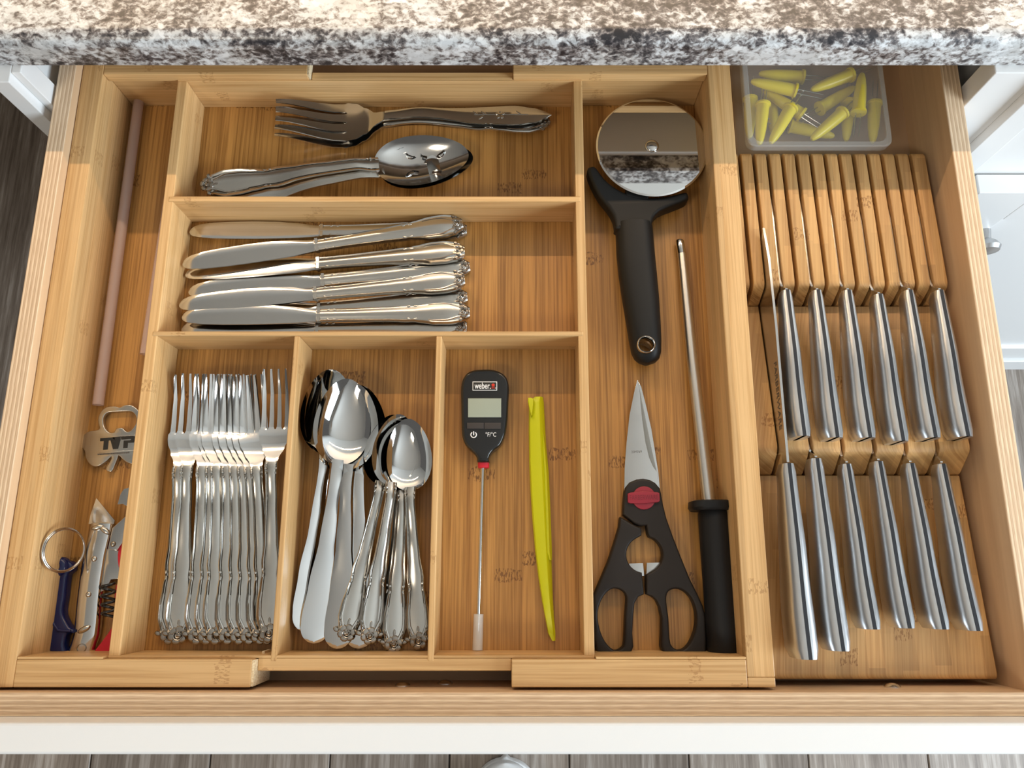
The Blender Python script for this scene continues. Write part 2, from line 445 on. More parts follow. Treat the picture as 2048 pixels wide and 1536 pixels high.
def shaker(x0, x1, z0, z1, y, knob):
    d = part('door', box(x0 + 0.05, x1 - 0.05, y + 0.006, y + 0.016, z0 + 0.05, z1 - 0.05), M['white'], bc, True, 0)
    P_('stile', box(x0, x0 + 0.055, y, y + 0.019, z0, z1), M['white'], d)
    P_('stile', box(x1 - 0.055, x1, y, y + 0.019, z0, z1), M['white'], d)
    P_('rail', box(x0 + 0.055, x1 - 0.055, y, y + 0.019, z1 - 0.055, z1), M['white'], d)
    P_('rail', box(x0 + 0.055, x1 - 0.055, y, y + 0.019, z0, z0 + 0.055), M['white'], d)
    if knob:
        kx, kz = knob; rings = []
        for yy, r in ((0, 0.006), (-0.010, 0.005), (-0.014, 0.010), (-0.019, 0.013), (-0.023, 0.011), (-0.025, 0.004)):
            rings.append([(kx + r * math.cos(t * math.pi / 8), y + yy, kz + r * math.sin(t * math.pi / 8)) for t in range(16)])
        k = part('knob', loft(rings), M['slide'], d, True); k['label'] = 'brushed metal knob'
shaker(-0.398, 0.4205, FZ + 0.055, -0.048, 0.341, None)
shaker(0.4245, 1.0, FZ + 0.055, -0.048, 0.341, (0.476, -0.128))

# ------------------------------------------------------------------ the drawer
DZ = -0.0082
dr = thing('drawer', 'open plywood kitchen drawer with white front, holding all the cutlery', 'drawer', (0, 0.1, DZ - 0.006))
def D(name, b, m, bev=0.0006, par=dr): return part(name, b, m, par, True, 0, bev)
D('side_panel', box(-0.3763, -0.3622, -0.0925, 0.47, DZ - 0.012, 0.052), M['ply_y'])
D('side_panel', box(0.3428, 0.3577, -0.0925, 0.47, DZ - 0.012, 0.052), M['ply_y'])
D('front_panel', box(-0.3622, 0.3428, -0.0925, -0.0775, DZ - 0.012, 0.052), M['ply_x'])
D('back_panel', box(-0.3622, 0.3428, 0.456, 0.47, DZ - 0.012, 0.04), M['ply_x'])
D('bottom', box(-0.3622, 0.3428, -0.0775, 0.456, DZ - 0.006, DZ), M['drawer_floor'], 0)
o = D('drawer_front', box(-0.395, 0.385, -0.1115, -0.0926, -0.09, 0.073), M['white'], 0.0018); o['label'] = 'white painted front board'
for x0, x1 in ((-0.3784, -0.3764), (0.3578, 0.3602)):
    o = D('slide_rail', box(x0, x1, 0.0, 0.468, -0.002, 0.03), M['slide'], 0.001); o['label'] = 'zinc slide rail'
yf = -0.0775
for px, py in ((805, 1372), (890, 1368), (1785, 1375)):
    u = (px - CX) / F; v = (py - CY) / F
    t = yf / (-v * math.cos(TH) + math.sin(TH)); x = u * t; z = H - t * (v * math.sin(TH) + math.cos(TH))
    rings = [[(x + r * math.cos(k * math.pi / 8), yf + yy, z + r * math.sin(k * math.pi / 8)) for k in range(16)]
             for yy, r in ((-0.001, 0.0055), (0.0008, 0.0055), (0.0022, 0.004), (0.003, 0.0016))]
    s = part('screw', loft(rings), M['screw'], dr, True); s['label'] = 'bright round screw head'

# ------------------------------------------------------------------ the expandable bamboo tray
tr = thing('cutlery_tray', 'expandable bamboo cutlery tray with dividers filling most of the drawer', 'tray', (-0.09, 0.17, DZ))
def T(name, b, m, bev=0.0007): return part(name, b, m, tr, True, 0, bev)
bx, by, bf = M['bam_x'], M['bam_y'], M['bam_floor']
B0 = DZ + 0.0001
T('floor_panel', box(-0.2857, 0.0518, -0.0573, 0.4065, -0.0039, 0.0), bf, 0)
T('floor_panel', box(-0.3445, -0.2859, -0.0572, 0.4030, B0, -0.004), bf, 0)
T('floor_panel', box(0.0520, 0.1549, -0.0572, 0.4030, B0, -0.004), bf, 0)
# side modules
T('side_wall', box(-0.3618, -0.3445, -0.0755, 0.4185, B0, 0.0440), by)
T('side_wall', box(0.1549, 0.1738, -0.0690, 0.4185, B0, 0.0440), by)
for x0, x1, xe0, xe1 in ((-0.3444, -0.1832, -0.3444, -0.176), (-0.0058, 0.1548, -0.0058, 0.1548)):
    T('front_rail', box(x0, x1, -0.0755, -0.0575, 0.0060, 0.0440), bx)
    T('back_rail', box(xe0, xe1, 0.4000, 0.4185, 0.0345, 0.0440), bx)
    T('back_wall', box(x0, (-0.2859 if x0 < -0.2 else x1), 0.4033, 0.4180, B0, 0.0344), bx)
T('front_rail', box(0.1549, 0.1738, -0.0755, -0.0691, 0.0060, 0.0440), bx)
T('front_rail', box(0.0520, 0.1548, -0.0574, -0.0558, -0.0039, 0.0438), bx, 0.0003)
T('front_rail', box(-0.3444, -0.2859, -0.0574, -0.0558, -0.0039, 0.0438), bx, 0.0003)
# stepped end of the left front rail
e = T('rail_end', extrude_x([(-0.0750, 0.008), (-0.0750, 0.0435), (-0.0580, 0.0435), (-0.0580, 0.036), (-0.0625, 0.036), (-0.0625, 0.024), (-0.0540, 0.024), (-0.0540, 0.008)], -0.1832, -0.1815), M['end'], 0)
e['label'] = 'pale stepped end grain'
e = T('rail_end', box(-0.1760, -0.1745, 0.4003, 0.4185, 0.0347, 0.0438), M['end'], 0); e['label'] = 'pale end grain'
# centre module
T('side_wall', box(-0.2857, -0.2777, -0.0560, 0.3985, 0.0001, 0.0370), by)
T('side_wall', box(0.0445, 0.0518, -0.0560, 0.3985, 0.0001, 0.0370), by)
T('back_wall', box(-0.2857, 0.0518, 0.3986, 0.3999, 0.0001, 0.0370), bx, 0.0003)
T('back_wall', box(-0.174, -0.006, 0.4000, 0.4070, 0.0001, 0.0370), bx)
T('front_wall', box(-0.2857, 0.0518, -0.0574, -0.0556, 0.0001, 0.0370), bx, 0.0003)
T('front_wall', box(-0.1815, -0.0059, -0.0657, -0.0575, 0.0001, 0.0370), bx)
T('divider', box(-0.2815, 0.0485, 0.2884, 0.2932, 0.0001, 0.0374), bx)
T('divider', box(-0.2815, 0.0485, 0.1761, 0.1799, 0.0001, 0.0374), bx)
T('divider', box(-0.1728, -0.1686, -0.0595, 0.1760, 0.0001, 0.0373), by)
T('divider', box(-0.0642, -0.0598, -0.0595, 0.1760, 0.0001, 0.0373), by)

# ------------------------------------------------------------------ knife block
kb = thing('knife_block', 'slotted bamboo in-drawer knife block lying beside the tray', 'knife block', (0.26, 0.13, DZ))
def yz(py, z): return (W(1700, py, z).y, z)
def rounded(pts, rs, n=5):
    out = []; m = len(pts)
    for i in range(m):
        p = Vector(pts[i]); a = Vector(pts[i - 1]); b = Vector(pts[(i + 1) % m]); r = rs[i]
        if r <= 0: out.append(tuple(p)); continue
        da = (a - p).normalized() * r; db = (b - p).normalized() * r
        for k in range(n + 1):
            t = k / n; q = p + da * (1 - t) ** 2 + db * t * t
            out.append(tuple(q))
    return out
y_b = yz(303, 0.0245)[0]; y1a, y1b = yz(572, 0.0320)[0], yz(612, 0.0120)[0]
y2a, y2b = yz(900, 0.0310)[0], yz(950, 0.0116)[0]; y3 = yz(1360, 0.0255)[0]
ZS = 0.0
t1 = rounded([(y_b, ZS), (y_b, 0.0245), (y1a, 0.0320), (y1b, 0.0120), (y1b, ZS)], [0, 0.006, 0.005, 0.004, 0])
t2 = rounded([(y1b - 0.0002, ZS), (y1b - 0.0002, 0.0120), (y2a, 0.0310), (y2b, 0.0116), (y2b, ZS)], [0, 0, 0.005, 0.004, 0])
FX0, PITCH, FWD = 0.1882, 0.01183, 0.0088
def slot_x(j): return FX0 + (j - 0.5) * PITCH
for i in range(14):
    xc = FX0 + (i - 1) * PITCH; x0, x1 = xc - FWD / 2, xc + FWD / 2
    if i == 0: x0 = 0.1752
    if i == 13: x1 = 0.3366
    part('slat', extrude_x(t1, x0, x1), M['block'], kb, True, 35, 0.0006, 2)
edges = [0.1752] + [slot_x(j) for j in (1, 3, 5, 7, 9, 11)] + [0.3366 + 0.0015]
for a, b in zip(edges, edges[1:]):
    part('rest', extrude_x(t2, a + (0 if a < 0.176 else 0.0015), b - 0.0015), M['block'], kb, True, 35, 0.0006, 2)
part('base', box(0.1752, 0.3366, y3 + 0.002, y_b, DZ + 0.0001, ZS - 0.0001), M['block'], kb, True, 0, 0.001)
t3 = rounded([(y2b - 0.0002, ZS), (y2b - 0.0002, 0.0116), (y3, 0.0255), (y3, DZ + 0.0002), (y3 + 0.0019, DZ + 0.0002), (y3 + 0.0019, ZS)], [0, 0, 0.005, 0, 0, 0])
part('front_rest', extrude_x(t3, 0.1752, 0.3366), M['block'], kb, True, 35, 0.001, 2)

# kitchen knives: handle with a black strip let in along its spine, blade down in a slot
def kitchen_knife(x, pf, pb, zf, zb, scale, blade_len, blade_h, label, group, lean=0.0):
    yF = W(*pf, zf).y; yB = W(*pb, zb).y; L = yF - yB
    k = thing('kitchen_knife', label, 'knife', (x, yF, zf - 0.012), group)
    off = k.location
    hw = [(0, 0.0038), (0.05, 0.0050), (0.5, 0.0066), (0.85, 0.0076), (0.97, 0.0076), (1.0, 0.0062)]
    hh = [(0, 0.0120), (0.05, 0.0148), (0.35, 0.0205), (0.7, 0.0255), (0.95, 0.0262), (1.0, 0.0230)]
    belly = [(0, 0), (0.4, 0.0008), (0.75, -0.0006), (1, -0.0004)]
    rings, sp = [], []
    N = 22
    for i in range(N + 1):
        s = i / N; y = yF - L * s
        zt = zf + (zb - zf) * (0.75 * s + 0.25 * s * s) + lerp(belly, s)
        a, h = lerp(hw, s) * scale, lerp(hh, s) * scale
        c = Vector((x + lean * s, y, zt - h / 2))
        rings.append(ellipse_ring(c, Vector((1, 0, 0)), Vector((0, 0, 1)), a, h / 2, 24, 2.7))
        sp.append([Vector((c.x + sx * 0.00125, y, zz)) for sx, zz in ((-1, zt - h - 0.00015), (1, zt - h - 0.00015), (1, zt + 0.00022), (-1, zt + 0.00022))])
    part('handle', loft(rings), M['brushed'], k, True, 38)
    o = part('tang_strip', loft(sp), M['tang'], k, True, 30); o['label'] = 'black strip along the spine'
    zt0 = zf - 0.0022
    if blade_h < 0.03:
        zd = 0.0275 if scale == 1.0 and zf > 0.04 else 0.0235
        prof = [(yF + 0.001, zt0), (yF + 0.002, zt0), (yF + 0.007, zd + 0.0035), (yF + 0.015, zd), (yF + blade_len * 0.6, zd - 0.003), (yF + blade_len * 0.9, zd - 0.010), (yF + blade_len * 0.9, 0.0008), (yF + 0.012, 0.0008), (yF + 0.008, zt0 - 0.010), (yF + 0.001, zt0 - 0.010)]
    else: prof = [(yF + 0.001, zt0), (yF + blade_len * 0.55, zt0 - 0.001), (yF + blade_len * 0.85, zt0 - 0.0045), (yF + blade_len, zt0 - 0.011),
            (yF + blade_len * 0.8, zt0 - blade_h * 0.92), (yF + blade_len * 0.5, zt0 - blade_h), (yF + 0.012, zt0 - blade_h), (yF + 0.008, zt0 - 0.010), (yF + 0.001, zt0 - 0.010)]
    bl = part('blade', extrude_x(prof, x - 0.0009, x + 0.0009), M['blade'], k, True, 30)
    return k, bl
ordn = ['first', 'second', 'third', 'fourth', 'fifth', 'sixth']
for n, j in enumerate((2, 4, 6, 8, 10, 12)):
    dy = (0, 0, 0, 8, 0, 0)[n]
    kitchen_knife(slot_x(j), (1577 + 60 * n, 579 + dy), (1612 + 64 * n, (871, 874, 874, 881, 874, 872)[n]), 0.0425, 0.0515, 1.0, 0.115, 0.019,
                  'steel knife with black-striped handle, %s from the left in the upper row of the block' % ordn[n], 'steel-handled knives in the block')
lows = [((1584, 926), (1620, 1320), 0.0480, 0.0580, 1.22, 0.190, 0.034), ((1637, 916), (1695, 1303), 0.0400, 0.0550, 1.18, 0.160, 0.024),
        ((1692, 927), (1752, 1259), 0.0365, 0.0530, 1.0, 0.12, 0.019), ((1755, 922), (1818, 1257), 0.0365, 0.0530, 1.0, 0.12, 0.019),
        ((1820, 926), (1882, 1259), 0.0360, 0.0525, 1.0, 0.12, 0.019), ((1884, 927), (1957, 1262), 0.0350, 0.0515, 1.0, 0.12, 0.019)]
lowlab = ['largest steel-handled chef knife, its long lettered blade showing at the block\'s left',
          'second largest steel-handled knife, in the lower row next to the chef knife',
          'steel knife with short striped handle, third from left in the lower row',
          'steel knife with short striped handle, fourth from left in the lower row',
          'steel knife with short striped handle, fifth from left in the lower row',
          'steel knife with short striped handle, at the right end of the lower row']
for n, (pf, pb, zf, zb, s, bl, bh) in enumerate(lows):
    k, b = kitchen_knife(slot_x(1 + 2 * n), pf, pb, zf, zb, s, bl, bh, lowlab[n], 'steel-handled knives in the block')
    if n == 0:
        x = slot_x(1) - 0.00092; yF = W(*pf, zf).y
        text('lettering', 'FARBERWARE', M['etch'], b, (x, yF + 0.078, zf - 0.0125), (x, yF + 0.026, zf - 0.0125), 0.0058, 0, 0.0001, normal=(-1, 0, 0))

# ------------------------------------------------------------------ flatware
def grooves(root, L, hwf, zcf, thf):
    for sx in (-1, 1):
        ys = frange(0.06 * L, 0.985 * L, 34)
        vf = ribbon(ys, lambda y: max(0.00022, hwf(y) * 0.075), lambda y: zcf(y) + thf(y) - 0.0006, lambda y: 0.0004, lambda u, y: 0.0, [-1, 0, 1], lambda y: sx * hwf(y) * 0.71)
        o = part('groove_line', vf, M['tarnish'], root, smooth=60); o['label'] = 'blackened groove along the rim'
U9 = [-1, -0.92, -0.80, -0.68, -0.45, 0, 0.45, 0.68, 0.80, 0.92, 1]
def rim_top(u, h=0.0009):
    a = abs(u)
    return h * (0.35 if a > 0.97 else 1.0 if a > 0.86 else -0.1 if a > 0.74 else -0.35 if a > 0.6 else 0.15 if a > 0.3 else 0.4)
def frange(a, b, n): return [a + (b - a) * i / n for i in range(n + 1)]

def rose(cx, cy, cz, s):
    """relief flower with leaves at a handle's end; leaves point to +y"""
    vf = []
    for k in range(6):
        a = k * math.pi / 3 + 0.3
        vf.append(blob(cx + 0.0030 * s * math.cos(a), cy + 0.0028 * s * math.sin(a), cz, 0.0021 * s, 0.0017 * s, 0.0008 * s, a + math.pi / 2, 8, 4))
    sp = []
    for k in range(22):
        a = k * 0.62; r = 0.0004 + 0.00011 * k
        sp.append((cx + r * s * math.cos(a), cy + r * s * math.sin(a), cz + (0.0009 - 0.00002 * k) * s))
    vf.append(tube(sp, 0.00032 * s, 5))
    vf.append(blob(cx, cy, cz + 0.0004 * s, 0.0012 * s, 0.0012 * s, 0.0007 * s))
    for k in (-1, 0, 1):
        a = math.pi / 2 + k * 0.62
        vf.append(blob(cx + 0.0058 * s * math.cos(a), cy + 0.0055 * s * math.sin(a), cz - 0.0002 * s, 0.0021 * s, 0.0008 * s, 0.0006 * s, a, 8, 4))
    for sx in (-1, 1):
        vf.append(blob(cx + sx * 0.0056 * s, cy + 0.0010 * s, cz - 0.0001, 0.0016 * s, 0.0012 * s, 0.0008 * s, sx * 0.6, 8, 4))
    return join(*vf)

def ornate_handle(L, wmax, wmin, zc, th, root=None):
    """handle along y from 0 (flower end) to L (neck)"""
    notch = 0.37 * L
    tab = [(0, 0.30), (0.02, 0.52), (0.06, 0.78), (0.13, 1.0), (0.20, 0.97), (0.30, 0.80), (0.365, 0.66), (0.385, 0.70), (0.42, 0.74), (0.55, 0.56), (0.75, 0.46), (0.90, 0.43), (0.97, 0.50), (1.0, 0.47)]
    hw = lambda y: max(lerp(tab, y / L) * wmax, wmin * 0.5)
    ys = frange(0, L, 40)
    body = ribbon(ys, hw, zc, lambda y: th, lambda u, y: rim_top(u), U9)
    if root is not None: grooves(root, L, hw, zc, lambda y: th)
    extra = []
    for yy, sc_ in ((notch, 1.0), (0.945 * L, 0.8)):
        for sx in (-1, 1):
            a = hw(yy)
            extra.append(blob(sx * (a - 0.0008), yy + 0.0022 * sc_, zc(yy) + th + 0.0004, 0.0011 * sc_, 0.0012 * sc_, 0.0008, 0, 8, 4))
            extra.append(blob(sx * (a - 0.0010), yy - 0.0022 * sc_, zc(yy) + th + 0.0004, 0.0008 * sc_, 0.0018 * sc_, 0.0007, sx * 0.3, 8, 4))
    # inner scrolls hugging the wide end
    for sx in (-1, 1):
        path = [(sx * hw(y) * 0.70 * (0.55 + 0.45 * min(1, (y - 0.035 * L) / (0.1 * L))), y, zc(y) + th + 0.0003) for y in frange(0.05 * L, 0.26 * L, 8)]
        extra.append(tube(path, [0.0009 - 0.00008 * i for i in range(9)], 6))
    return join(body, *extra)

def fork_head(y0, L, w, zc, th, tines=4, root=0.5, slot=0.42, shp=None):
    """tines along +y from the neck at y0; one welded shell built of strips"""
    yr = y0 + L * root; yt = y0 + L; n = tines
    sh = shp or [(0, 0.36), (0.05, 0.42), (0.15, 0.70), (0.26, 0.95), (0.32, 1.0), (1.0, 0.95)]
    hw = lambda y: lerp(sh, (y - y0) / L) * w
    us = frange(-1, 1, 4 * n)
    dish = lambda u, y: 0.0012 * u * u * min(1.0, (y - y0) / ((root - 0.02) * L))
    vf = [ribbon(frange(y0, yr, 12), hw, zc, lambda y: th, dish, us, bot=dish)]
    pitch = 2.0 / n
    for k in range(n):
        uc = -1 + pitch * (k + 0.5)
        def xc(y, uc=uc): return uc * hw(y)
        def tw(y):
            t = (y - yr) / (yt - yr)
            full = w / n
            base = full * (1 - slot * min(1.0, math.sqrt(max(t, 0) / 0.05)) ) if t < 0.05 else full * (1 - slot)
            return base * (1 - 0.62 * t ** 1.5)
        vf.append(ribbon([yr + (yt - yr) * t for t in (0, 0.012, 0.03, 0.05, 0.2, 0.4, 0.6, 0.8, 0.94, 1.0)], tw, zc,
                         lambda y: th * (1 - 0.45 * max(0, (y - yr) / (yt - yr))), lambda u, y, uc=uc: 0.0012 * (uc + u / n) ** 2, [-1, -0.7, 0, 0.7, 1], xc,
                         bot=lambda u, y, uc=uc: 0.0012 * (uc + u / n) ** 2))
    return join(*vf)

def spoon_bowl(y0, L, w, depth, zrim, th=0.0011, neck=0.004, nu=20, nr=9, egg=0.16, holes=None):
    """egg-shaped dish: rim at zrim(y), neck end at y0, tip at y0 + L"""
    def surf(r, a):
        cx = math.sin(a) * w; cy = -math.cos(a)
        wy = 1 + egg * (cy) * -1.0
        x = cx * r * (1 - egg * cy * 0.9)
        y = y0 + L * (0.5 + 0.5 * cy * r) + (1 - r) * L * -0.03
        z = zrim(y) - depth * (1 - r ** 2.3)
        return x, y, z
    n = 2 * nu; V, Fc = [], []
    for side in (0, 1):
        for i in range(nr + 1):
            r = i / nr
            for j in range(n):
                x, y, z = surf(max(r, 1e-3), 2 * math.pi * j / n)
                V.append((x * (1 - 0.012 * side), y, z - th * side))
    def q(s, i, j): return s * (nr + 1) * n + i * n + j % n
    skip = set(holes or ())
    for i in range(nr):
        for j in range(n):
            if (i, j) in skip: continue
            Fc.append((q(0, i, j), q(0, i, j + 1), q(0, i + 1, j + 1), q(0, i + 1, j)))
            Fc.append((q(1, i, j), q(1, i + 1, j), q(1, i + 1, j + 1), q(1, i, j + 1)))
    for j in range(n): Fc.append((q(0, nr, j), q(0, nr, j + 1), q(1, nr, j + 1), q(1, nr, j)))
    if skip:
        for (i, j) in skip:
            for (a, b, nb) in (((i, j), (i, j + 1), (i - 1, j)), ((i + 1, j), (i + 1, j + 1), (i + 1, j)), ((i, j), (i + 1, j), (i, (j - 1) % n)), ((i, j + 1), (i + 1, j + 1), (i, (j + 1) % n))):
                if nb not in skip: Fc.append((q(0, *a), q(0, *b), q(1, *b), q(1, *a)))
    return V, Fc

def lay(o, end, tip, roll=0.0):
    """put a piece whose handle end is its origin and whose axis is +y so it points from end to tip"""
    end, tip = Vector(end), Vector(tip); y = (tip - end).normalized()
    x = y.cross(Vector((0, 0, 1))).normalized(); z = x.cross(y)
    m = Matrix((x, y, z)).transposed() @ Matrix.Rotation(roll, 3, 'Y')
    o.matrix_world = Matrix.Translation(end) @ m.to_4x4()
    return o

# --- dinner forks
FL = 0.2000
fz = lambda y: lerp([(0, 0.0006), (0.05, 0.0012), (0.10, 0.0060), (0.122, 0.0105), (0.145, 0.0035), (0.160, 0.0008), (0.18, 0.0022), (0.2, 0.0085)], y)
fork0 = thing('dinner_fork', 'x', 'fork', (0, 0, 0), 'dinner forks in the tray')
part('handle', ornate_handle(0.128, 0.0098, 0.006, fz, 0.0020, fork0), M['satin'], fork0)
part('head', fork_head(0.1275, 0.0725, 0.0116, fz, 0.0017, 4, 0.36, 0.40), M['steel'], fork0)
o = part('rose_ornament', rose(0, 0.0040, fz(0.003) + 0.0024, 1.55), M['patina'], fork0); o['label'] = 'tarnished rose relief at the handle end'
fl_data = [  # left shoulder px, left notch px, roll, base z
    (339.5, 319.6, 8, 0.0012), (354, 335, 10, 0.0042), (381.5, 375, 15, 0.0035), (398, 395, 17, 0.004), (406, 412.5, 18, 0.0045), (427, 437, 19, 0.0045),
    (440, 460, 19, 0.005), (456, 480, 19, 0.005), (468, 502, 18, 0.0055), (481, 516, 16, 0.006), (520.5, 527, 4, 0.0115)]
fo = ['leftmost', 'second', 'third', 'fourth', 'fifth', 'sixth', 'seventh', 'eighth', 'ninth', 'tenth', 'eleventh']
for n, (sh, no, roll, bz) in enumerate(fl_data):
    f = fork0 if n == 0 else copy_tree(fork0)
    if n == 0: f['label'] = 'rose-handled dinner fork at the left edge of the row of forks, beneath its neighbour'
    elif n == 10: f['label'] = 'rose-handled dinner fork lying on top at the right end of the row of forks'
    else: f['label'] = 'rose-handled dinner fork, %s from the left in the overlapping row of forks' % fo[n]
    c = math.cos(R(roll))
    yend = 1281 - (4 if n == 10 else 0)
    end = W(no + (23 * c if n < 10 else 14) - 1, yend, bz); sx = W(sh + 31 * c, 890, bz + 0.003)
    d = (sx - end).normalized()
    lay(f, end, end + d * FL, R(roll))

# --- spoons
def plain_handle(L, wend, wneck, zc, th):
    tab = [(0, 0.97), (0.09, 0.97), (0.13, 1.0), (0.3, 0.82), (0.55, 0.52), (0.8, wneck / wend), (1.0, wneck / wend)]
    def hw(y):
        t = y / L
        return wend * lerp(tab, t) * (math.sqrt(max(0.0004, 1 - (1 - t / 0.085) ** 2)) if t < 0.085 else 1.0)
    return ribbon([L * t for t in (0, 0.001, 0.0035, 0.008, 0.014, 0.022, 0.032, 0.045, 0.06, 0.08, 0.1)] + frange(0.13 * L, L, 20), hw, zc, lambda y: th,
                  lambda u, y: 0.0006 * (1 - u * u), [-1, -0.85, -0.5, 0, 0.5, 0.85, 1])
SL = 0.196
def sz(y): return lerp([(0, 0.003), (0.04, 0.0022), (0.09, 0.0080), (0.120, 0.0130), (0.134, 0.0105), (0.150, 0.0098), (0.196, 0.0110)], y)
sp0 = thing('tablespoon', 'x', 'spoon', (0, 0, 0), 'plain tablespoons in the tray')
part('handle', plain_handle(0.134, 0.0108, 0.0042, sz, 0.0022), M['mirror'], sp0)
part('bowl', spoon_bowl(0.130, 0.067, 0.0212, 0.0090, lambda y: sz(y) + 0.002), M['mirror'], sp0, smooth=50)
for n, (e, t, ze, zt, roll, lab) in enumerate([
        ((607, 1262), (656, 746), 0.005, 0.006, 30, 'plain tablespoon tilted on its side, leftmost of the spoons'),
        ((626, 1285), (694, 764), 0.006, 0.010, 18, 'plain tablespoon tilted on its side, overlapping the leftmost spoon'),
        ((720, 1296), (722, 770), 0.001, 0.002, 4, 'plain tablespoon nested underneath the upright plain tablespoon'),
        ((678, 1296), (716, 766), 0.005, 0.007, -2, 'plain tablespoon lying face up, its mirror bowl in full view')]):
    s = sp0 if n == 0 else copy_tree(sp0); s['label'] = lab
    lay(s, W(*e, ze), W(*t, zt), R(roll))
TL = 0.168
def tz(y): return lerp([(0, 0.001), (0.04, 0.0012), (0.08, 0.0075), (0.104, 0.0115), (0.118, 0.0085), (0.14, 0.0080), (0.168, 0.0092)], y)
ts0 = thing('teaspoon', 'x', 'spoon', (0, 0, 0), 'rose-handled teaspoons in the tray')
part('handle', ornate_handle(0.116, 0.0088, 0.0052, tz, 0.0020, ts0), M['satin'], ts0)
part('bowl', spoon_bowl(0.113, 0.055, 0.0172, 0.0075, lambda y: tz(y) + 0.0018), M['mirror'], ts0, smooth=50)
o = part('rose_ornament', rose(0, 0.0040, tz(0.003) + 0.0024, 1.45), M['patina'], ts0); o['label'] = 'tarnished rose relief at the handle end'
for n, (e, t, ze, zt, roll, lab) in enumerate([
        ((690, 1276), (786, 846), 0.0085, 0.006, 16, 'rose-handled teaspoon, leftmost of the teaspoons, crossing over a plain spoon'),
        ((736, 1282), (793, 842), 0.0085, 0.010, 22, 'rose-handled teaspoon, second from the left, its bowl turned sideways'),
        ((781, 1296), (806, 850), 0.001, 0.002, 10, 'rose-handled teaspoon almost hidden beneath the third teaspoon'),
        ((786, 1299), (812, 850), 0.004, 0.006, 12, 'rose-handled teaspoon, third from the left, on top of a nested pair'),
        ((839, 1292), (820, 842), 0.004, 0.011, -3, 'rose-handled teaspoon lying face up at the right, by the divider')]):
    s = ts0 if n == 0 else copy_tree(ts0); s['label'] = lab
    lay(s, W(*e, ze), W(*t, zt), R(roll))

# --- table knives
KL, BL = 0.2310, 0.1080
def knife_handle(L, root):
    tab = [(0, 0.42), (0.02, 0.62), (0.06, 0.86), (0.13, 1.0), (0.22, 0.98), (0.32, 0.80), (0.375, 0.66), (0.40, 0.70), (0.55, 0.60), (0.8, 0.52), (0.97, 0.52), (1.0, 0.54)]
    tt = [(0, 0.0030), (0.05, 0.0055), (0.15, 0.0068), (0.4, 0.0062), (1.0, 0.0058)]
    hw = lambda y: lerp(tab, y / L) * 0.0098
    body = ribbon(frange(0, L, 36), hw, lambda y: 0.0, lambda y: lerp(tt, y / L) * 0.62, lambda u, y: lerp(tt, y / L) * 0.38 * math.sqrt(max(0, 1 - u * u)) + rim_top(u, 0.0009), U9,
                  bot=lambda u, y: -0.0004 + 0.0008 * u * u)
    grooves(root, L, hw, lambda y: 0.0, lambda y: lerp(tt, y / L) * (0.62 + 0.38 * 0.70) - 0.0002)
    ex = []
    for yy, k in ((0.375 * L, 1.0), (0.90 * L, 0.8)):
        for sx in (-1, 1):
            a = hw(yy); z = lerp(tt, yy / L) * 0.78
            ex.append(blob(sx * (a - 0.0012), yy + 0.0026, z, 0.0011 * k, 0.0020 * k, 0.0010, sx * 0.4, 8, 4))
            ex.append(blob(sx * (a - 0.0010), yy - 0.0026, z, 0.0010 * k, 0.0022 * k, 0.0010, -sx * 0.2, 8, 4))
    for sx in (-1, 1):
        path = [(sx * hw(y) * 0.72 * (0.55 + 0.45 * min(1, (y - 0.05 * L) / (0.1 * L))), y, lerp(tt, y / L) * 0.86 + 0.0002) for y in frange(0.06 * L, 0.27 * L, 8)]
        ex.append(tube(path, [0.0009 - 0.00008 * i for i in range(9)], 6))
    ex.append(ribbon([L - 0.0032, L - 0.0028, L - 0.0012, L - 0.0008], lambda y: hw(y) + 0.0004, lambda y: -0.0004, lambda y: 0.0064, lambda u, y: 0.0, [-1, -0.5, 0, 0.5, 1]))
    return join(body, *ex)
def table_blade():
    # outline in (x, y): +x is the cutting edge side
    edge = [(0.0052, 0.0), (0.0058, 0.006), (0.0078, 0.018), (0.0095, 0.035), (0.0102, 0.055), (0.0100, 0.075), (0.0094, 0.090), (0.0080, 0.100), (0.0062, 0.1045), (0.0042, 0.1068), (0.0020, 0.1078)]
    back = [(-0.0052, 0.0), (-0.0054, 0.006), (-0.0060, 0.018), (-0.0062, 0.035), (-0.0062, 0.055), (-0.0058, 0.075), (-0.0050, 0.090), (-0.0040, 0.100), (-0.0030, 0.1045), (-0.0016, 0.1068), (0.0000, 0.1078)]
    rings = []
    for (xe, y), (xb, _) in zip(edge, back):
        t = 0.0040 if y < 0.004 else 0.0024 if y < 0.02 else 0.0017
        zc = 0.0031; n = 8; us = [i / n for i in range(n + 1)]
        top = [(xb + (xe - xb) * u, y, zc + t / 2 * (1 - 0.75 * u ** 6) * (0.9 if u == 0 else 1)) for u in us]
        bot = [(xb + (xe - xb) * u, y, zc - t / 2 * (1 - 0.75 * u ** 6) * (0.9 if u == 0 else 1)) for u in reversed(us)]
        rings.append(top + bot)
    return loft(rings)
kn0 = thing('table_knife', 'x', 'knife', (0, 0, 0), 'table knives in the tray')
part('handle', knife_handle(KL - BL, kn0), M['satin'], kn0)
vb = table_blade(); vb = ([(x, y + KL - BL, z) for x, y, z in vb[0]], vb[1])
part('blade', vb, M['steel'], kn0, smooth=25)
o = part('rose_ornament', rose(0, 0.0058, 0.0050, 1.25), M['patina'], kn0); o['label'] = 'tarnished rose relief at the handle end'
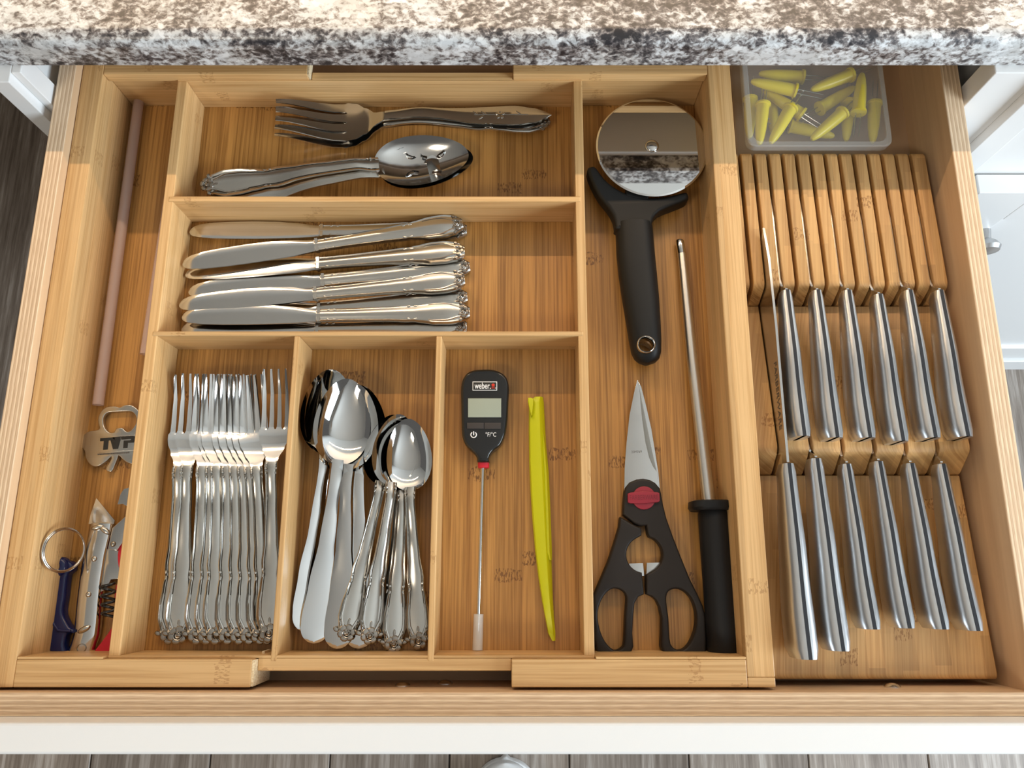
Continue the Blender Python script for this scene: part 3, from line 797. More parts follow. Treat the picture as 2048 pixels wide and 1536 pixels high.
for n, (b, t, zb, zt, roll, lab) in enumerate([
        ((934, 463), (382, 470), 0.001, 0.004, 3, 'rose-handled table knife farthest back, its handle end under the next knife'),
        ((926, 450), (378, 533), 0.0095, 0.0100, -3, 'rose-handled table knife slanting upward on top, second from the back'),
        ((930, 505), (374, 556), 0.0080, 0.0030, 9, 'rose-handled table knife, third from the back'),
        ((940, 536), (378, 590), 0.001, 0.003, -2, 'rose-handled table knife, fourth from the back, sunk between its neighbours'),
        ((930, 562), (365, 616), 0.0095, 0.0095, 1, 'rose-handled table knife with shiny blade, fifth from the back'),
        ((935, 596), (364, 643), 0.001, 0.002, 2, 'rose-handled table knife mostly hidden under the front top knife'),
        ((940, 627), (367, 640), 0.0095, 0.0100, 1, 'rose-handled table knife on top nearest the front divider'),
        ((934, 656), (372, 664), 0.001, 0.002, 0, 'rose-handled table knife lowest and frontmost, half behind the divider')]):
    k = kn0 if n == 0 else copy_tree(kn0); k['label'] = lab
    # blade tip to the left, cutting edge toward the viewer (-y): local +x must face the front
    e, p = W(*b, zb), W(*t, zt); y = (p - e).normalized(); x = Vector((0, 0, 1)).cross(y).normalized() * 1.0
    x = y.cross(Vector((0, 0, 1))).normalized(); z = x.cross(y)
    # mirror so that the edge side faces the front
    k.matrix_world = Matrix.Translation(e) @ (Matrix((x, y, z)).transposed() @ Matrix.Rotation(R(roll), 3, 'Y')).to_4x4()

# --- serving pieces at the back
def vz(y): return lerp([(0, 0.006), (0.06, 0.008), (0.115, 0.0150), (0.138, 0.0125), (0.160, 0.0035), (0.180, 0.0020), (0.233, 0.0180)], y)
sf = thing('serving_fork', 'broad serving fork with a pointed handle engraved with a rose, lying on top of another', 'fork', (0, 0, 0), 'serving forks at the back of the tray')
tabf = [(0, 0.03), (0.03, 0.35), (0.1, 0.75), (0.22, 1.0), (0.4, 0.86), (0.7, 0.52), (1.0, 0.44)]
part('handle', ribbon(frange(0, 0.142, 30), lambda y: lerp(tabf, y / 0.142) * 0.0090, vz, lambda y: 0.0024, lambda u, y: 0.0005 * (1 - u * u), [-1, -0.9, -0.5, 0, 0.5, 0.9, 1]), M['steel'], sf)
part('head', fork_head(0.141, 0.092, 0.0185, vz, 0.0018, 4, 0.38, 0.22, [(0, 0.20), (0.10, 0.30), (0.20, 0.66), (0.30, 0.93), (0.40, 1.0), (1.0, 0.90)]), M['steel'], sf)
rv = [blob(0, 0.044, vz(0.044) + 0.0029, 0.0030, 0.0030, 0.0004, 0, 10, 4), tube([(0.0004, y, vz(y) + 0.0030) for y in frange(0.020, 0.066, 6)], 0.0003, 5)]
for k in range(5):
    a = k * 2 * math.pi / 5; rv.append(blob(0.0026 * math.cos(a), 0.044 + 0.0026 * math.sin(a), vz(0.044) + 0.003, 0.0016, 0.0012, 0.0004, a, 8, 4))
for yy, sx in ((0.028, 1), (0.058, 1), (0.060, -1), (0.065, 1)): rv.append(blob(sx * 0.0022, yy, vz(yy) + 0.0029, 0.0030, 0.0009, 0.0003, sx * 0.9, 8, 4))
o = part('engraved_rose', join(*rv), M['satin'], sf); o['label'] = 'rose and leaves in shallow relief'
lay(sf, W(1102, 241, 0.006), W(566, 254, 0.006), 0)
sf2 = thing('serving_fork', 'serving fork with a scrolled handle end peeking out from under the rose-engraved one', 'fork', (0, 0, 0), 'serving forks at the back of the tray')
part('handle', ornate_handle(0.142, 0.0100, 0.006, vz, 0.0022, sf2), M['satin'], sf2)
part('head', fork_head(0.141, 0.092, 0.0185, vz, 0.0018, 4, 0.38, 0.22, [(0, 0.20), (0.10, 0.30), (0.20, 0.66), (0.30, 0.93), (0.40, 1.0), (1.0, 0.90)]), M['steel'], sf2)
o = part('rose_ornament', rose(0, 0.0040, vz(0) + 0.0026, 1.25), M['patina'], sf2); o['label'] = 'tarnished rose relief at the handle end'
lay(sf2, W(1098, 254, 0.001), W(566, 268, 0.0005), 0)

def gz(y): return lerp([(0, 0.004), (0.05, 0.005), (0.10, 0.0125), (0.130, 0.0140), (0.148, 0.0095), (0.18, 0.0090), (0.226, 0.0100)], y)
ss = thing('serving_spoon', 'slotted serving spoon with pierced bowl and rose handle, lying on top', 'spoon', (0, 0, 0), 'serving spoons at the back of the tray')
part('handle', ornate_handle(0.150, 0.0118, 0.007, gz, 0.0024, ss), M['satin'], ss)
holes = [(5, 8), (5, 9), (6, 8), (6, 9), (6, 10), (5, 31), (6, 30), (6, 31), (3, 12), (4, 12), (4, 13), (3, 26), (4, 26), (4, 27), (5, 16), (6, 16), (6, 17), (5, 21), (6, 22), (5, 22)]
holes = []
bowl = part('bowl', spoon_bowl(0.146, 0.080, 0.0222, 0.0105, lambda y: gz(y) + 0.002, th=0.0012, nu=24, nr=10), M['steel'], ss, smooth=50)
def slit(cx, cy, lx, ly, a, bend):
    pts = []
    for k in range(9):
        t = -1 + k / 4; pts.append((t * lx, ly * (1 - t * t) + bend * t * t))
    for k in range(8, -1, -1):
        t = -1 + k / 4; pts.append((t * lx, -ly * 0.4 * (1 - t * t) + bend * t * t))
    ca, sa = math.cos(a), math.sin(a); pts = pts[:8] + pts[8:9] + pts[10:17]
    q = [(cx + x * ca - y * sa, cy + x * sa + y * ca) for x, y in pts]; n = len(q)
    return [(x, y, -0.01) for x, y in q] + [(x, y, 0.03) for x, y in q], [tuple(range(n - 1, -1, -1)), tuple(range(n, 2 * n))] + [(i, (i + 1) % n, n + (i + 1) % n, n + i) for i in range(n)]
for c in (slit(0.0070, 0.176, 0.0060, 0.0022, 1.9, -0.002), slit(-0.0070, 0.176, 0.0045, 0.0018, 1.2, 0.002), slit(0.0085, 0.196, 0.0052, 0.0018, 1.5, -0.002),
          slit(-0.0030, 0.190, 0.0070, 0.0020, 0.9, 0.002), slit(-0.0055, 0.203, 0.0036, 0.0016, 1.9, 0.001)):
    cut(bowl, c)
for p in bowl.data.polygons: p.use_smooth = True
bowl.data.set_sharp_from_angle(angle=R(50))
o = part('rose_ornament', rose(0, 0.0042, gz(0.003) + 0.0028, 1.4), M['patina'], ss); o['label'] = 'tarnished rose relief at the handle end'
lay(ss, W(410, 377, 0.0045), W(931, 322, 0.004), R(4))
s2 = thing('serving_spoon', 'plain-bowled serving spoon lying under the slotted one', 'spoon', (0, 0, 0), 'serving spoons at the back of the tray')
part('handle', plain_handle(0.150, 0.0110, 0.0052, gz, 0.0022), M['satin'], s2)
part('bowl', spoon_bowl(0.146, 0.080, 0.0205, 0.0105, lambda y: gz(y) + 0.002, nu=24), M['steel'], s2, smooth=50)
lay(s2, W(424, 412, 0.0), W(933, 330, 0.0), 0)

# ------------------------------------------------------------------ probe thermometer
th_ = thing('probe_thermometer', 'black digital food thermometer with a thin steel probe and red collar', 'thermometer', W(965, 840, 0.0))
TO = (880, 710, 6.144); zt = 0.0135
ol = [(555, 170), (650, 175), (730, 200), (790, 240), (825, 290), (845, 370), (847, 450), (838, 600), (828, 800), (805, 950), (775, 1040), (735, 1110), (650, 1180), (615, 1230), (600, 1280), (598, 1312), (465, 1312), (455, 1270), (430, 1220), (390, 1180), (320, 1110), (285, 1040), (268, 960), (262, 800), (258, 600), (256, 420), (270, 320), (300, 255), (350, 205), (430, 178)]
plate('body', [pix(ol, *TO, zt, 3)], 0.0002, zt, M['black_gloss'], th_, 0.0026, 4)
def rect(x0, y0, x1, y1): return [(x0, y0), (x1, y0), (x1, y1), (x0, y1)]
def raised(name, pts, z0, z1, m, par, org=TO, b=0.0002, sm=0): return plate(name, [pix(pts, *org, z1, sm)], z0, z1, m, par, b)
raised('screen_bezel', rect(335, 523, 761, 774), zt - 0.001, zt + 0.0002, M['black'], th_)
o = raised('screen', rect(344, 532, 752, 766), zt - 0.001, zt + 0.00035, M['lcd'], th_); o['label'] = 'blank grey-green display'
raised('button', rect(332, 832, 538, 906), zt - 0.001, zt + 0.0007, M['button'], th_)
raised('button', rect(546, 832, 748, 908), zt - 0.001, zt + 0.0007, M['button'], th_)
lg = raised('logo_plate', rect(400, 326, 702, 436), zt - 0.0005, zt + 0.00015, M['print_white'], th_, b=0.00005)
raised('logo_field', rect(408, 334, 694, 428), zt, zt + 0.0003, M['print_black'], lg, b=0.00005)
def tp(x, y, z=zt): return W(TO[0] + x / TO[2], TO[1] + y / TO[2], z)
zz = zt + 0.0003
text('lettering', 'weber', M['print_white'], lg, tp(424, 416, zz), tp(612, 416, zz), 0.0051, 0, 0.00012, bold=0.012)
raised('lettering', [(612, 404), (624, 404), (624, 416), (612, 416)], zt, zt + 0.0004, M['print_white'], lg, b=0.00003)
c0 = [(653 + 20 * math.cos(k * math.pi / 8), 368 + 18 * math.sin(k * math.pi / 8)) for k in range(16)]
raised('kettle_emblem', c0, zt, zt + 0.0004, M['print_red'], lg, b=0.00003)
for q in ([(640, 386), (648, 386), (640, 416), (632, 416)], [(658, 386), (666, 386), (674, 416), (666, 416)], rect(634, 402, 672, 407)):
    raised('kettle_emblem', q, zt, zt + 0.0004, M['print_red'], lg, b=0.00003)
raised('lettering', [(684 + 6 * math.cos(k * math.pi / 4), 406 + 6 * math.sin(k * math.pi / 4)) for k in range(8)], zt, zt + 0.0004, M['print_white'], lg, b=0.00003)
arc = [tp(413 + 34 * math.sin(a), 980 - 34 * math.cos(a), zt + 0.0001) for a in frange(0.6, 2 * math.pi - 0.6, 20)]
part('power_symbol', join(tube(arc, 0.00042, 6), tube([tp(413, 938, zt + 0.0001), tp(413, 985, zt + 0.0001)], 0.00042, 6)), M['print_white'], th_, True)
text('lettering', '\u00b0F/\u00b0C', M['print_white'], th_, tp(560, 1003), tp(690, 1003), 0.0034, 0, 0.00012)
def rod(path, rad, n=14): return tube(path, rad, n)
o = part('collar', loft([ellipse_ring(tp(535, y, 0.0070), Vector((1, 0, 0)), Vector((0, 0, 1)), r, r * 0.85, 20, 2.6) for y, r in ((1308, 0.0040), (1314, 0.0044), (1386, 0.0044), (1392, 0.0038))]), M['red'], th_, True); o['label'] = 'red collar'
part('probe', rod([W(965.8, 934, 0.0068), W(957, 1225, 0.0042), W(955.4, 1262, 0.0040)], 0.0015), M['steel'], th_, True)
o = part('probe_sleeve', rod([W(957.2, 1228, 0.0040), W(955, 1300, 0.0040)], [0.0036, 0.0038], 18), M['sleeve'], th_, True); o['label'] = 'milky translucent plastic sleeve'

# ------------------------------------------------------------------ lime peeler
pe = thing('citrus_peeler', 'lime yellow plastic tapered peeler lying beside the thermometer', 'peeler', W(1080, 1040, 0.0))
PO = (860, 660, 2.259)
pst = [(306, 470, 511), (330, 447, 515), (450, 446, 521), (600, 448, 530), (730, 454, 537), (850, 462, 542), (1000, 475, 548), (1120, 490, 552), (1220, 505, 556), (1300, 520, 561), (1370, 533, 567), (1403, 550, 566)]
rings = []
for y, a, b in pst:
    zt2 = 0.0100 if y < 1250 else 0.0100 - (y - 1250) * 0.00002
    A, Bp = W(PO[0] + a / PO[2], PO[1] + y / PO[2], 0.004), W(PO[0] + b / PO[2], PO[1] + y / PO[2], 0.004); w_ = Bp - A
    k = 1.0 if y > 320 else 0.7
    rings.append([A + w_ * u + Vector((0, 0, z)) for u, z in ((0.0, -0.003 * k), (0.0, 0.001), (0.08, 0.0035), (0.45, (zt2 - 0.004) * 0.94 * k), (0.66, (zt2 - 0.004) * k), (0.72, (zt2 - 0.0045) * k), (0.95, 0.0022), (1.0, 0.0002), (1.0, -0.003 * k))])
part('body', loft(rings), M['lime'], pe, True, 24)
rings = []
for y, a, b in ((470, 509, 514), (520, 511, 523), (640, 517, 534), (760, 522, 540), (900, 527, 545), (1000, 530, 549), (1040, 540, 549)):
    A, Bp = W(PO[0] + a / PO[2], PO[1] + y / PO[2], 0.008), W(PO[0] + b / PO[2], PO[1] + y / PO[2], 0.005); w_ = Bp - A
    rings.append([A - Vector((0, 0, 0.002)), A + Vector((0, 0, 0.0012)), A + w_ * 0.5 + Vector((0, 0, 0.0022)), Bp + Vector((0.0003, 0, 0.0010)), Bp - Vector((0, 0, 0.0025))])
part('blade_cover', loft(rings), M['lime'], pe, True, 30)
plate('hook', [pix([(443, 306), (466, 309), (468, 330), (462, 384), (456, 386), (446, 340)], *PO, 0.012, 2)], 0.006, 0.0122, M['lime'], pe, 0.0008)

# ------------------------------------------------------------------ pizza cutter
RF = -0.004
pc = thing('pizza_cutter', 'pizza cutter with a mirror steel wheel and black soft-grip handle', 'pizza cutter', W(1280, 500, RF))
wc = W(1303.5, 293.5, 0.0200); wr = 0.0468
ring = lambda r, z: [Vector((wc.x + r * math.cos(k * math.pi / 48), wc.y + r * math.sin(k * math.pi / 48), z - 0.045 * r * math.sin(k * math.pi / 48))) for k in range(96)]
part('wheel', loft([ring(wr - 0.0012, 0.0192), ring(wr, 0.0197), ring(wr, 0.0199), ring(wr - 0.0014, 0.0206), ring(0.02, 0.0206), ring(0.001, 0.0206)]), M['wheel'], pc, True, 20)
hub = lambda r, z: [Vector((wc.x + r * math.cos(k * math.pi / 12), wc.y + r * math.sin(k * math.pi / 12), z)) for k in range(24)]
part('hub', loft([hub(0.0058, 0.0200), hub(0.0058, 0.0214), hub(0.0046, 0.0224), hub(0.0024, 0.0230), hub(0.0004, 0.0232)]), M['steel'], pc, True, 50)
PZ = (1100, 100, 2.194)
yoke = [(163, 530), (175, 517), (195, 516), (212, 535), (240, 572), (285, 608), (350, 640), (430, 652), (520, 645), (580, 630), (600, 631), (607, 648), (598, 664), (540, 688), (480, 712), (452, 745), (447, 775), (440, 790), (370, 800), (292, 790), (286, 775), (278, 735), (255, 695), (215, 645), (180, 580)]
o = plate('yoke', [pix(yoke, *PZ, 0.016, 2)], 0.0035, 0.0190, M['black_soft'], pc, 0.0030, 4)
arm = [(330, 690), (330, 620), (415, 420), (430, 400), (465, 405), (470, 430), (430, 620), (430, 690)]
plate('axle_arm', [pix(arm, *PZ, 0.014)], 0.0060, 0.0188, M['black_soft'], pc, 0.0015)
gst = [(772, 287, 447), (785, 288, 449), (840, 290, 454), (900, 292, 459), (1000, 303, 469), (1100, 318, 478), (1200, 335, 484), (1280, 348, 487), (1330, 358, 486), (1355, 370, 479), (1370, 386, 464), (1378, 410, 438)]
rings = []
for y, a, b in gst:
    A, Bp = W(PZ[0] + a / PZ[2], PZ[1] + y / PZ[2], 0.010), W(PZ[0] + b / PZ[2], PZ[1] + y / PZ[2], 0.010)
    hh = 0.0130 if y < 1290 else 0.0130 * max(0.3, 1 - ((y - 1290) / 95) ** 2 * 0.7)
    rings.append(ellipse_ring((A + Bp) / 2, (Bp - A).normalized(), Vector((0, 0, 1)), (Bp - A).length / 2, hh, 32, 2.4))
gp = part('grip', loft(rings), M['black_soft'], pc, True, 40)
rc = W(PZ[0] + 422 / PZ[2], PZ[1] + 1292 / PZ[2], 0.022)
cyl = lambda c, r, z0, z1, n=32: loft([[Vector((c.x + r * math.cos(2 * math.pi * k / n), c.y + r * math.sin(2 * math.pi * k / n), z)) for k in range(n)] for z in (z0, z1)])
cv = cyl(rc, 0.0072, -0.03, 0.05); cut(gp, ([Vector(v) - pc.location for v in cv[0]], cv[1]))
for p in gp.data.polygons: p.use_smooth = True
gp.data.set_sharp_from_angle(angle=R(40))
rr = [[Vector((rc.x + r * math.cos(2 * math.pi * k / 40), rc.y + r * math.sin(2 * math.pi * k / 40), z)) for k in range(40)] for r, z in ((0.0073, 0.0), (0.0073, 0.0222), (0.0071, 0.0232), (0.0065, 0.0236), (0.0060, 0.0230), (0.0060, 0.0))]
o = part('hanging_ring', loft(rr, False), M['mirror'], pc, True, 60); o['label'] = 'chrome ring lining the hanging hole'

# ------------------------------------------------------------------ sharpening steel
st = thing('sharpening_steel', 'long honing steel with black handle lying along the right wall of the tray', 'sharpening steel', W(1440, 1170, RF))
def cone(stn, n=24, p=2.0):
    rings = []
    for px, py, wpx, z in stn:
        c = W(px, py, z); r = (W(px + wpx / 2, py, z) - c).length
        rings.append(ellipse_ring(c, Vector((1, 0, 0)), Vector((0, 0, 1)), r, r, n, p))
    return loft(rings)
o = part('rod', cone([(1363.5, 508, 17, 0.0015), (1384.5, 720, 21.5, 0.005), (1417.5, 1006, 26, 0.0095)]), M['rod'], st, True, 40)
o = part('tip', cone([(1359, 481, 15, 0.0012), (1359.5, 483, 17, 0.0012), (1363, 506, 17.5, 0.0015), (1363.6, 509, 16, 0.0015)]), M['steel'], st, True, 40); o['label'] = 'bright smooth tip'
part('guard', cone([(1420, 1002, 70, 0.0105), (1420, 1004, 82, 0.0105), (1420.5, 1016, 84, 0.0105), (1421, 1022, 76, 0.0105)], 24, 3.2), M['black'], st, True, 40)
part('handle', cone([(1428, 1018, 58, 0.0095), (1428.5, 1030, 64, 0.0095), (1434, 1100, 66, 0.0093), (1441, 1180, 68, 0.0090), (1448, 1260, 71, 0.0085), (1451.5, 1304, 72, 0.0082), (1452, 1311, 66, 0.0082), (1452, 1314, 40, 0.0082)]), M['black'], st, True, 40)

# ------------------------------------------------------------------ kitchen shears
sh = thing('kitchen_shears', 'black-handled kitchen shears with red badge, blades pointing to the back', 'shears', W(1290, 1100, RF))
SO = (1180, 900, 3.657); S5 = (1150, 720, 2.26)
cir = lambda cx, cy, r, a0, a1, n=12: [(cx + r * math.cos(R(a0 + (a1 - a0) * k / n)), cy + r * math.sin(R(a0 + (a1 - a0) * k / n))) for k in range(n + 1)]
right = [(252, 310), (258, 275), (290, 235), (340, 214), (390, 208), (440, 217), (480, 240), (512, 278), (522, 315), (537, 400), (562, 500), (612, 640), (667, 780), (732, 940), (792, 1060), (828, 1140), (848, 1220), (855, 1380), (850, 1512), (560, 1512), (540, 1488), (520, 1440), (524, 1350), (526, 1230), (510, 1150), (485, 1100), (452, 1072), (414, 1056), (414, 912)] + cir(400, 765, 133, 80, -75, 12)[1:] + [(422, 610), (414, 552), (372, 556), (330, 538), (242, 470), (244, 400)]
left = [(222, 488), (300, 535), (340, 556), (378, 572), (378, 625)] + cir(400, 765, 133, -105, -262, 12)[1:] + [(397, 1056), (355, 1074), (328, 1120), (320, 1200), (312, 1340), (320, 1440), (300, 1490), (270, 1512), (72, 1512), (45, 1460), (30, 1380), (26, 1200), (28, 1062), (70, 960), (130, 820), (180, 670), (212, 560)]
hl = [(150, 1020), (200, 1015), (245, 1035), (268, 1075), (264, 1150), (258, 1250), (252, 1400), (240, 1444), (200, 1468), (160, 1456), (110, 1400), (75, 1320), (58, 1230), (65, 1150), (100, 1070)]
hr = [(595, 1022), (640, 1016), (690, 1032), (740, 1080), (770, 1150), (783, 1230), (770, 1330), (730, 1420), (680, 1464), (630, 1460), (592, 1420), (582, 1330), (576, 1220), (560, 1110), (566, 1050)]
zs = 0.0075
plate('handle', [pix(left, *SO, zs), pix(hl, *SO, zs, 2)], RF + 0.0004, zs, M['brown_black'], sh, 0.0018, 3)
plate('handle', [pix(right, *SO, zs), pix(hr, *SO, zs, 2)], RF + 0.0004, zs, M['brown_black'], sh, 0.0018, 3)
# front blade with its toothed edge, rear blade behind it
teeth = []
ed = [(289, 112), (300, 165), (315, 235), (332, 320), (350, 415)]
for k in range(34):
    t = k / 33 * (len(ed) - 1); i = min(int(t), len(ed) - 2); f_ = t - i
    x = ed[i][0] + (ed[i + 1][0] - ed[i][0]) * f_; y = ed[i][1] + (ed[i + 1][1] - ed[i][1]) * f_
    teeth += [(x - 3.2, y), (x + 0.8, y + 3)]
front = [(281, 90), (286, 92)] + teeth + [(360, 460), (372, 508), (383, 600), (383, 660), (225, 660), (222, 610), (224, 490), (232, 380), (246, 250), (266, 150)]
b = plate('blade', [pix(front, *S5, 0.004)], 0.0020, 0.0040, M['blade'], sh, 0.0002)
rear = [(283, 92), (300, 120), (322, 205), (346, 310), (364, 420), (378, 510), (386, 600), (380, 650), (300, 650), (270, 400), (275, 200)]
b2 = plate('blade', [pix(rear, *S5, 0.0018)], -0.0002, 0.0018, M['steel'], sh, 0.0003)
hollow = [(292, 130), (302, 185), (318, 265), (335, 350), (352, 430), (368, 503), (352, 480), (335, 440), (318, 370), (304, 270), (296, 190)]
plate('ground_edge', [pix(hollow, *S5, 0.0041)], 0.0036, 0.00412, steel('hollow_ground_steel', (0.34, 0.33, 0.30), 0.3), b, 0.00002)
q = lambda x, y, z: W(S5[0] + x / S5[2], S5[1] + y / S5[2], z)
text('lettering', '20M769', M['etch'], b, q(255, 421, 0.0041), q(302, 419, 0.0041), 0.0019, 0, 0.00008)
bd = plate('badge', [pix(cir(396, 350, 86, 0, 345, 23), *SO, 0.0086)], 0.006, 0.0086, M['dark_red'], sh, 0.0006); bd['label'] = 'dark red round badge with a cross band'
plate('badge_band', [pix([(277, 318), (300, 310), (396, 298), (492, 308), (508, 314), (512, 372), (500, 382), (396, 392), (296, 390), (278, 382)], *SO, 0.0098)], 0.006, 0.0098, M['dark_red'], bd, 0.0005)
r_ = lambda x, y, z: W(SO[0] + x / SO[2], SO[1] + y / SO[2], z)
text('lettering', 'FARBERWARE', M['darker_red'], bd, r_(292, 366, 0.0098), r_(500, 362, 0.0098), 0.0037, 0, 0.0001)
for pts in ([(283, 830), (388, 826), (398, 922), (366, 922), (310, 892)], [(415, 825), (526, 822), (516, 862), (480, 900), (430, 922), (412, 922)]):
    o = plate('bottle_opener_tab', [pix(pts, *SO, 0.003)], 0.0006, 0.0030, M['blade'], sh, 0.0002); o['label'] = 'steel tab in the round gap'

# ------------------------------------------------------------------ things in the left compartment
TVo = (140, 780, 7.68); zq = 0.0005
tv = thing('bottle_opener', 'steel shamrock-shaped bottle opener with black lettering, in the left compartment', 'bottle opener', W(230, 880, RF))
so = [(755, 265), (700, 250), (620, 250), (540, 270), (480, 320), (440, 390), (425, 450), (435, 520), (450, 570), (440, 600), (380, 620), (300, 630), (230, 670), (185, 730), (165, 800), (175, 870), (220, 930), (230, 990), (245, 1060), (290, 1130), (360, 1175), (430, 1170), (500, 1135), (570, 1080), (630, 1020), (625, 1070), (590, 1130), (550, 1200), (560, 1240), (600, 1255), (640, 1250), (670, 1200), (700, 1120), (730, 1050), (745, 1005), (790, 1050), (850, 1100), (920, 1130), (980, 1132), (1060, 1100), (1110, 1040), (1120, 980), (1110, 930), (1160, 880), (1180, 800), (1160, 730), (1110, 680), (1060, 640), (1045, 600), (1065, 540), (1082, 450), (1075, 370), (1040, 300), (980, 250), (920, 225), (840, 230), (790, 250)]
sh_ = [(510, 480), (515, 420), (545, 370), (600, 342), (720, 332), (860, 324), (940, 332), (990, 370), (1015, 430), (1010, 500), (980, 560), (930, 620), (875, 640), (836, 615), (800, 580), (710, 590), (675, 648), (600, 650), (545, 600), (520, 550)]
plate('body', [pix(so, *TVo, zq, 2), pix(sh_, *TVo, zq, 2)], RF + 0.0002, zq, M['satin'], tv, 0.0007, 3)
pq = plate('plaque', [pix([(445, 722), (1100, 690), (1094, 920), (438, 958)], *TVo, zq + 0.0004)], zq - 0.001, zq + 0.0005, M['satin'], tv, 0.0002)
lt = zq + 0.0006
letT = [(465, 742), (690, 724), (685, 768), (592, 776), (578, 915), (508, 920), (520, 782), (463, 786)]
letV = [(640, 728), (776, 714), (775, 760), (735, 905), (660, 910), (622, 770), (690, 766)]
letP = [(780, 714), (965, 702), (1000, 712), (1002, 790), (980, 806), (890, 812), (882, 890), (818, 894), (826, 778), (925, 772), (940, 764), (938, 750), (790, 762)]
for L_ in (letT, letV, letP):
    o = plate('lettering', [pix(L_, *TVo, lt)], zq, lt + 0.0002, M['print_black'], pq, 0.00005); o['label'] = 'black raised letter'
xq = 425
marks = []
for k in range(26):
    wq = random.uniform(8, 15); yq = 978 - (xq - 425) * 0.062
    A = [W(TVo[0] + a / TVo[2], TVo[1] + b_ / TVo[2], zq + 0.0003) for a, b_ in ((xq, yq), (xq + wq, yq - 1), (xq + wq, yq + 20), (xq, yq + 21))]
    marks.append((A, [(0, 1, 2, 3)])); xq += wq + random.uniform(5, 10)
o = part('worn_lettering', join(*marks), M['etch'], tv, True, 0); o['kind'] = 'stuff'; o['label'] = 'row of tiny worn letters too small to read'

# can piercer
CO = (60, 960, 4.268)
ck = thing('can_piercer', 'pressed steel can piercer lying between the blue opener and the corkscrew', 'can opener', W(180, 1190, RF))
rings = []
for y, a, b_ in ((372, 498, 716), (420, 490, 708), (500, 474, 690), (640, 440, 655), (850, 406, 622), (1050, 380, 602), (1220, 366, 590), (1320, 356, 578), (1400, 332, 548), (1470, 306, 528), (1540, 284, 512)):
    z = 0.004
    A, Bp = W(CO[0] + a / CO[2], CO[1] + y / CO[2], z), W(CO[0] + b_ / CO[2], CO[1] + y / CO[2], z); w_ = Bp - A
    us = [0, 0.04, 0.14, 0.32, 0.5, 0.68, 0.86, 0.96, 1]
    hgt = [-0.0042, -0.0012, 0.0008, 0.0014, 0.0016, 0.0014, 0.0008, -0.0012, -0.0042]
    rings.append([A + w_ * u + Vector((0, 0, h)) for u, h in zip(us, hgt)] + [A + w_ * (0.02 + u * 0.96) + Vector((0, 0, h - 0.0011)) for u, h in reversed(list(zip(us, hgt)))])
part('shank', loft(rings), M['steel'], ck, True, 50)
A = [W(CO[0] + x / CO[2], CO[1] + y / CO[2], z) for x, y, z in ((500, 375, 0.004), (716, 375, 0.004), (722, 345, 0.0055), (566, 155, 0.0120), (515, 300, 0.0065))]
part('piercing_tip', (A + [p - Vector((0, 0, 0.0012)) for p in A], [(0, 1, 2, 3, 4), (9, 8, 7, 6, 5)] + [(i, (i + 1) % 5, 5 + (i + 1) % 5, 5 + i) for i in range(5)]), M['steel'], ck, True, 20)
for x, y in ((548, 673), (500, 977)):
    c = W(CO[0] + x / CO[2], CO[1] + y / CO[2], 0.0055)
    part('rivet', blob(c.x, c.y, c.z, 0.0022, 0.0022, 0.0012, 0, 12, 6), M['satin'], ck, True, 60)
for x, y, a in ((575, 405, 0.2), (640, 430, -0.6), (460, 1275, 0.5)):
    c = W(CO[0] + x / CO[2], CO[1] + y / CO[2], 0.0060)
    part('pressed_tab', blob(c.x, c.y, c.z, 0.0050, 0.0022, 0.0018, a, 12, 6), M['satin'], ck, True, 60)
c = W(CO[0] + 436 / CO[2], CO[1] + 1436 / CO[2], 0.0060)
o = part('hanging_hole', loft([[Vector((c.x + r * math.cos(k * math.pi / 12), c.y + r * 0.9 * math.sin(k * math.pi / 12), z)) for k in range(24)] for r, z in ((0.0036, 0.0046), (0.0036, 0.0058), (0.0030, 0.0059), (0.0030, 0.0046))], False), M['patina'], ck, True, 40)
o = part('hole_shadow_liner', loft([[Vector((c.x + r * math.cos(k * math.pi / 12), c.y + r * 0.9 * math.sin(k * math.pi / 12), 0.00575)) for k in range(24)] for r in (0.0031, 0.0001)], False), M['bam_floor'], ck, True, 0)
bpy.data.objects.remove(o)

# navy key-ring opener
nb = thing('keyring_opener', 'glossy navy blue plastic bottle opener on a split ring', 'bottle opener', W(120, 1220, RF))
no_ = [(195, 770), (180, 850), (160, 1000), (140, 1150), (125, 1300), (115, 1400), (130, 1430), (165, 1470), (210, 1500), (270, 1502), (300, 1480), (285, 1420), (290, 1370), (310, 1312), (362, 1310), (368, 1275), (330, 1255), (288, 1185), (272, 1110), (290, 1000), (303, 870), (315, 805), (352, 775), (358, 728), (330, 692), (275, 684), (228, 700)]
plate('body', [pix(no_, *CO, 0.006, 2)], RF + 0.0003, 0.0062, M['navy'], nb, 0.0022, 4)
pth = [W(CO[0] + x / CO[2], CO[1] + y / CO[2], 0.0062) for x, y in ((205, 800), (185, 900), (172, 1050), (168, 1150), (190, 1215), (240, 1285), (350, 1290))]
part('raised_edge', tube(pth, 0.0011, 8), M['navy'], nb, True, 50)
lug = W(CO[0] + 285 / CO[2], CO[1] + 738 / CO[2], 0.0)
part('lug', loft([[Vector((lug.x + r * math.cos(k * math.pi / 10), lug.y + r * math.sin(k * math.pi / 10), z)) for k in range(20)] for r, z in ((0.0072, 0.002), (0.0072, 0.0075), (0.0055, 0.0095), (0.003, 0.0098), (0.0022, 0.0085))]), M['navy'], nb, True, 50)
ra = W(86, 1100, 0.0355); rb = W(168, 1100, 0.0060); rc2 = (ra + rb) / 2; ru = (rb - ra) / 2
coil = []
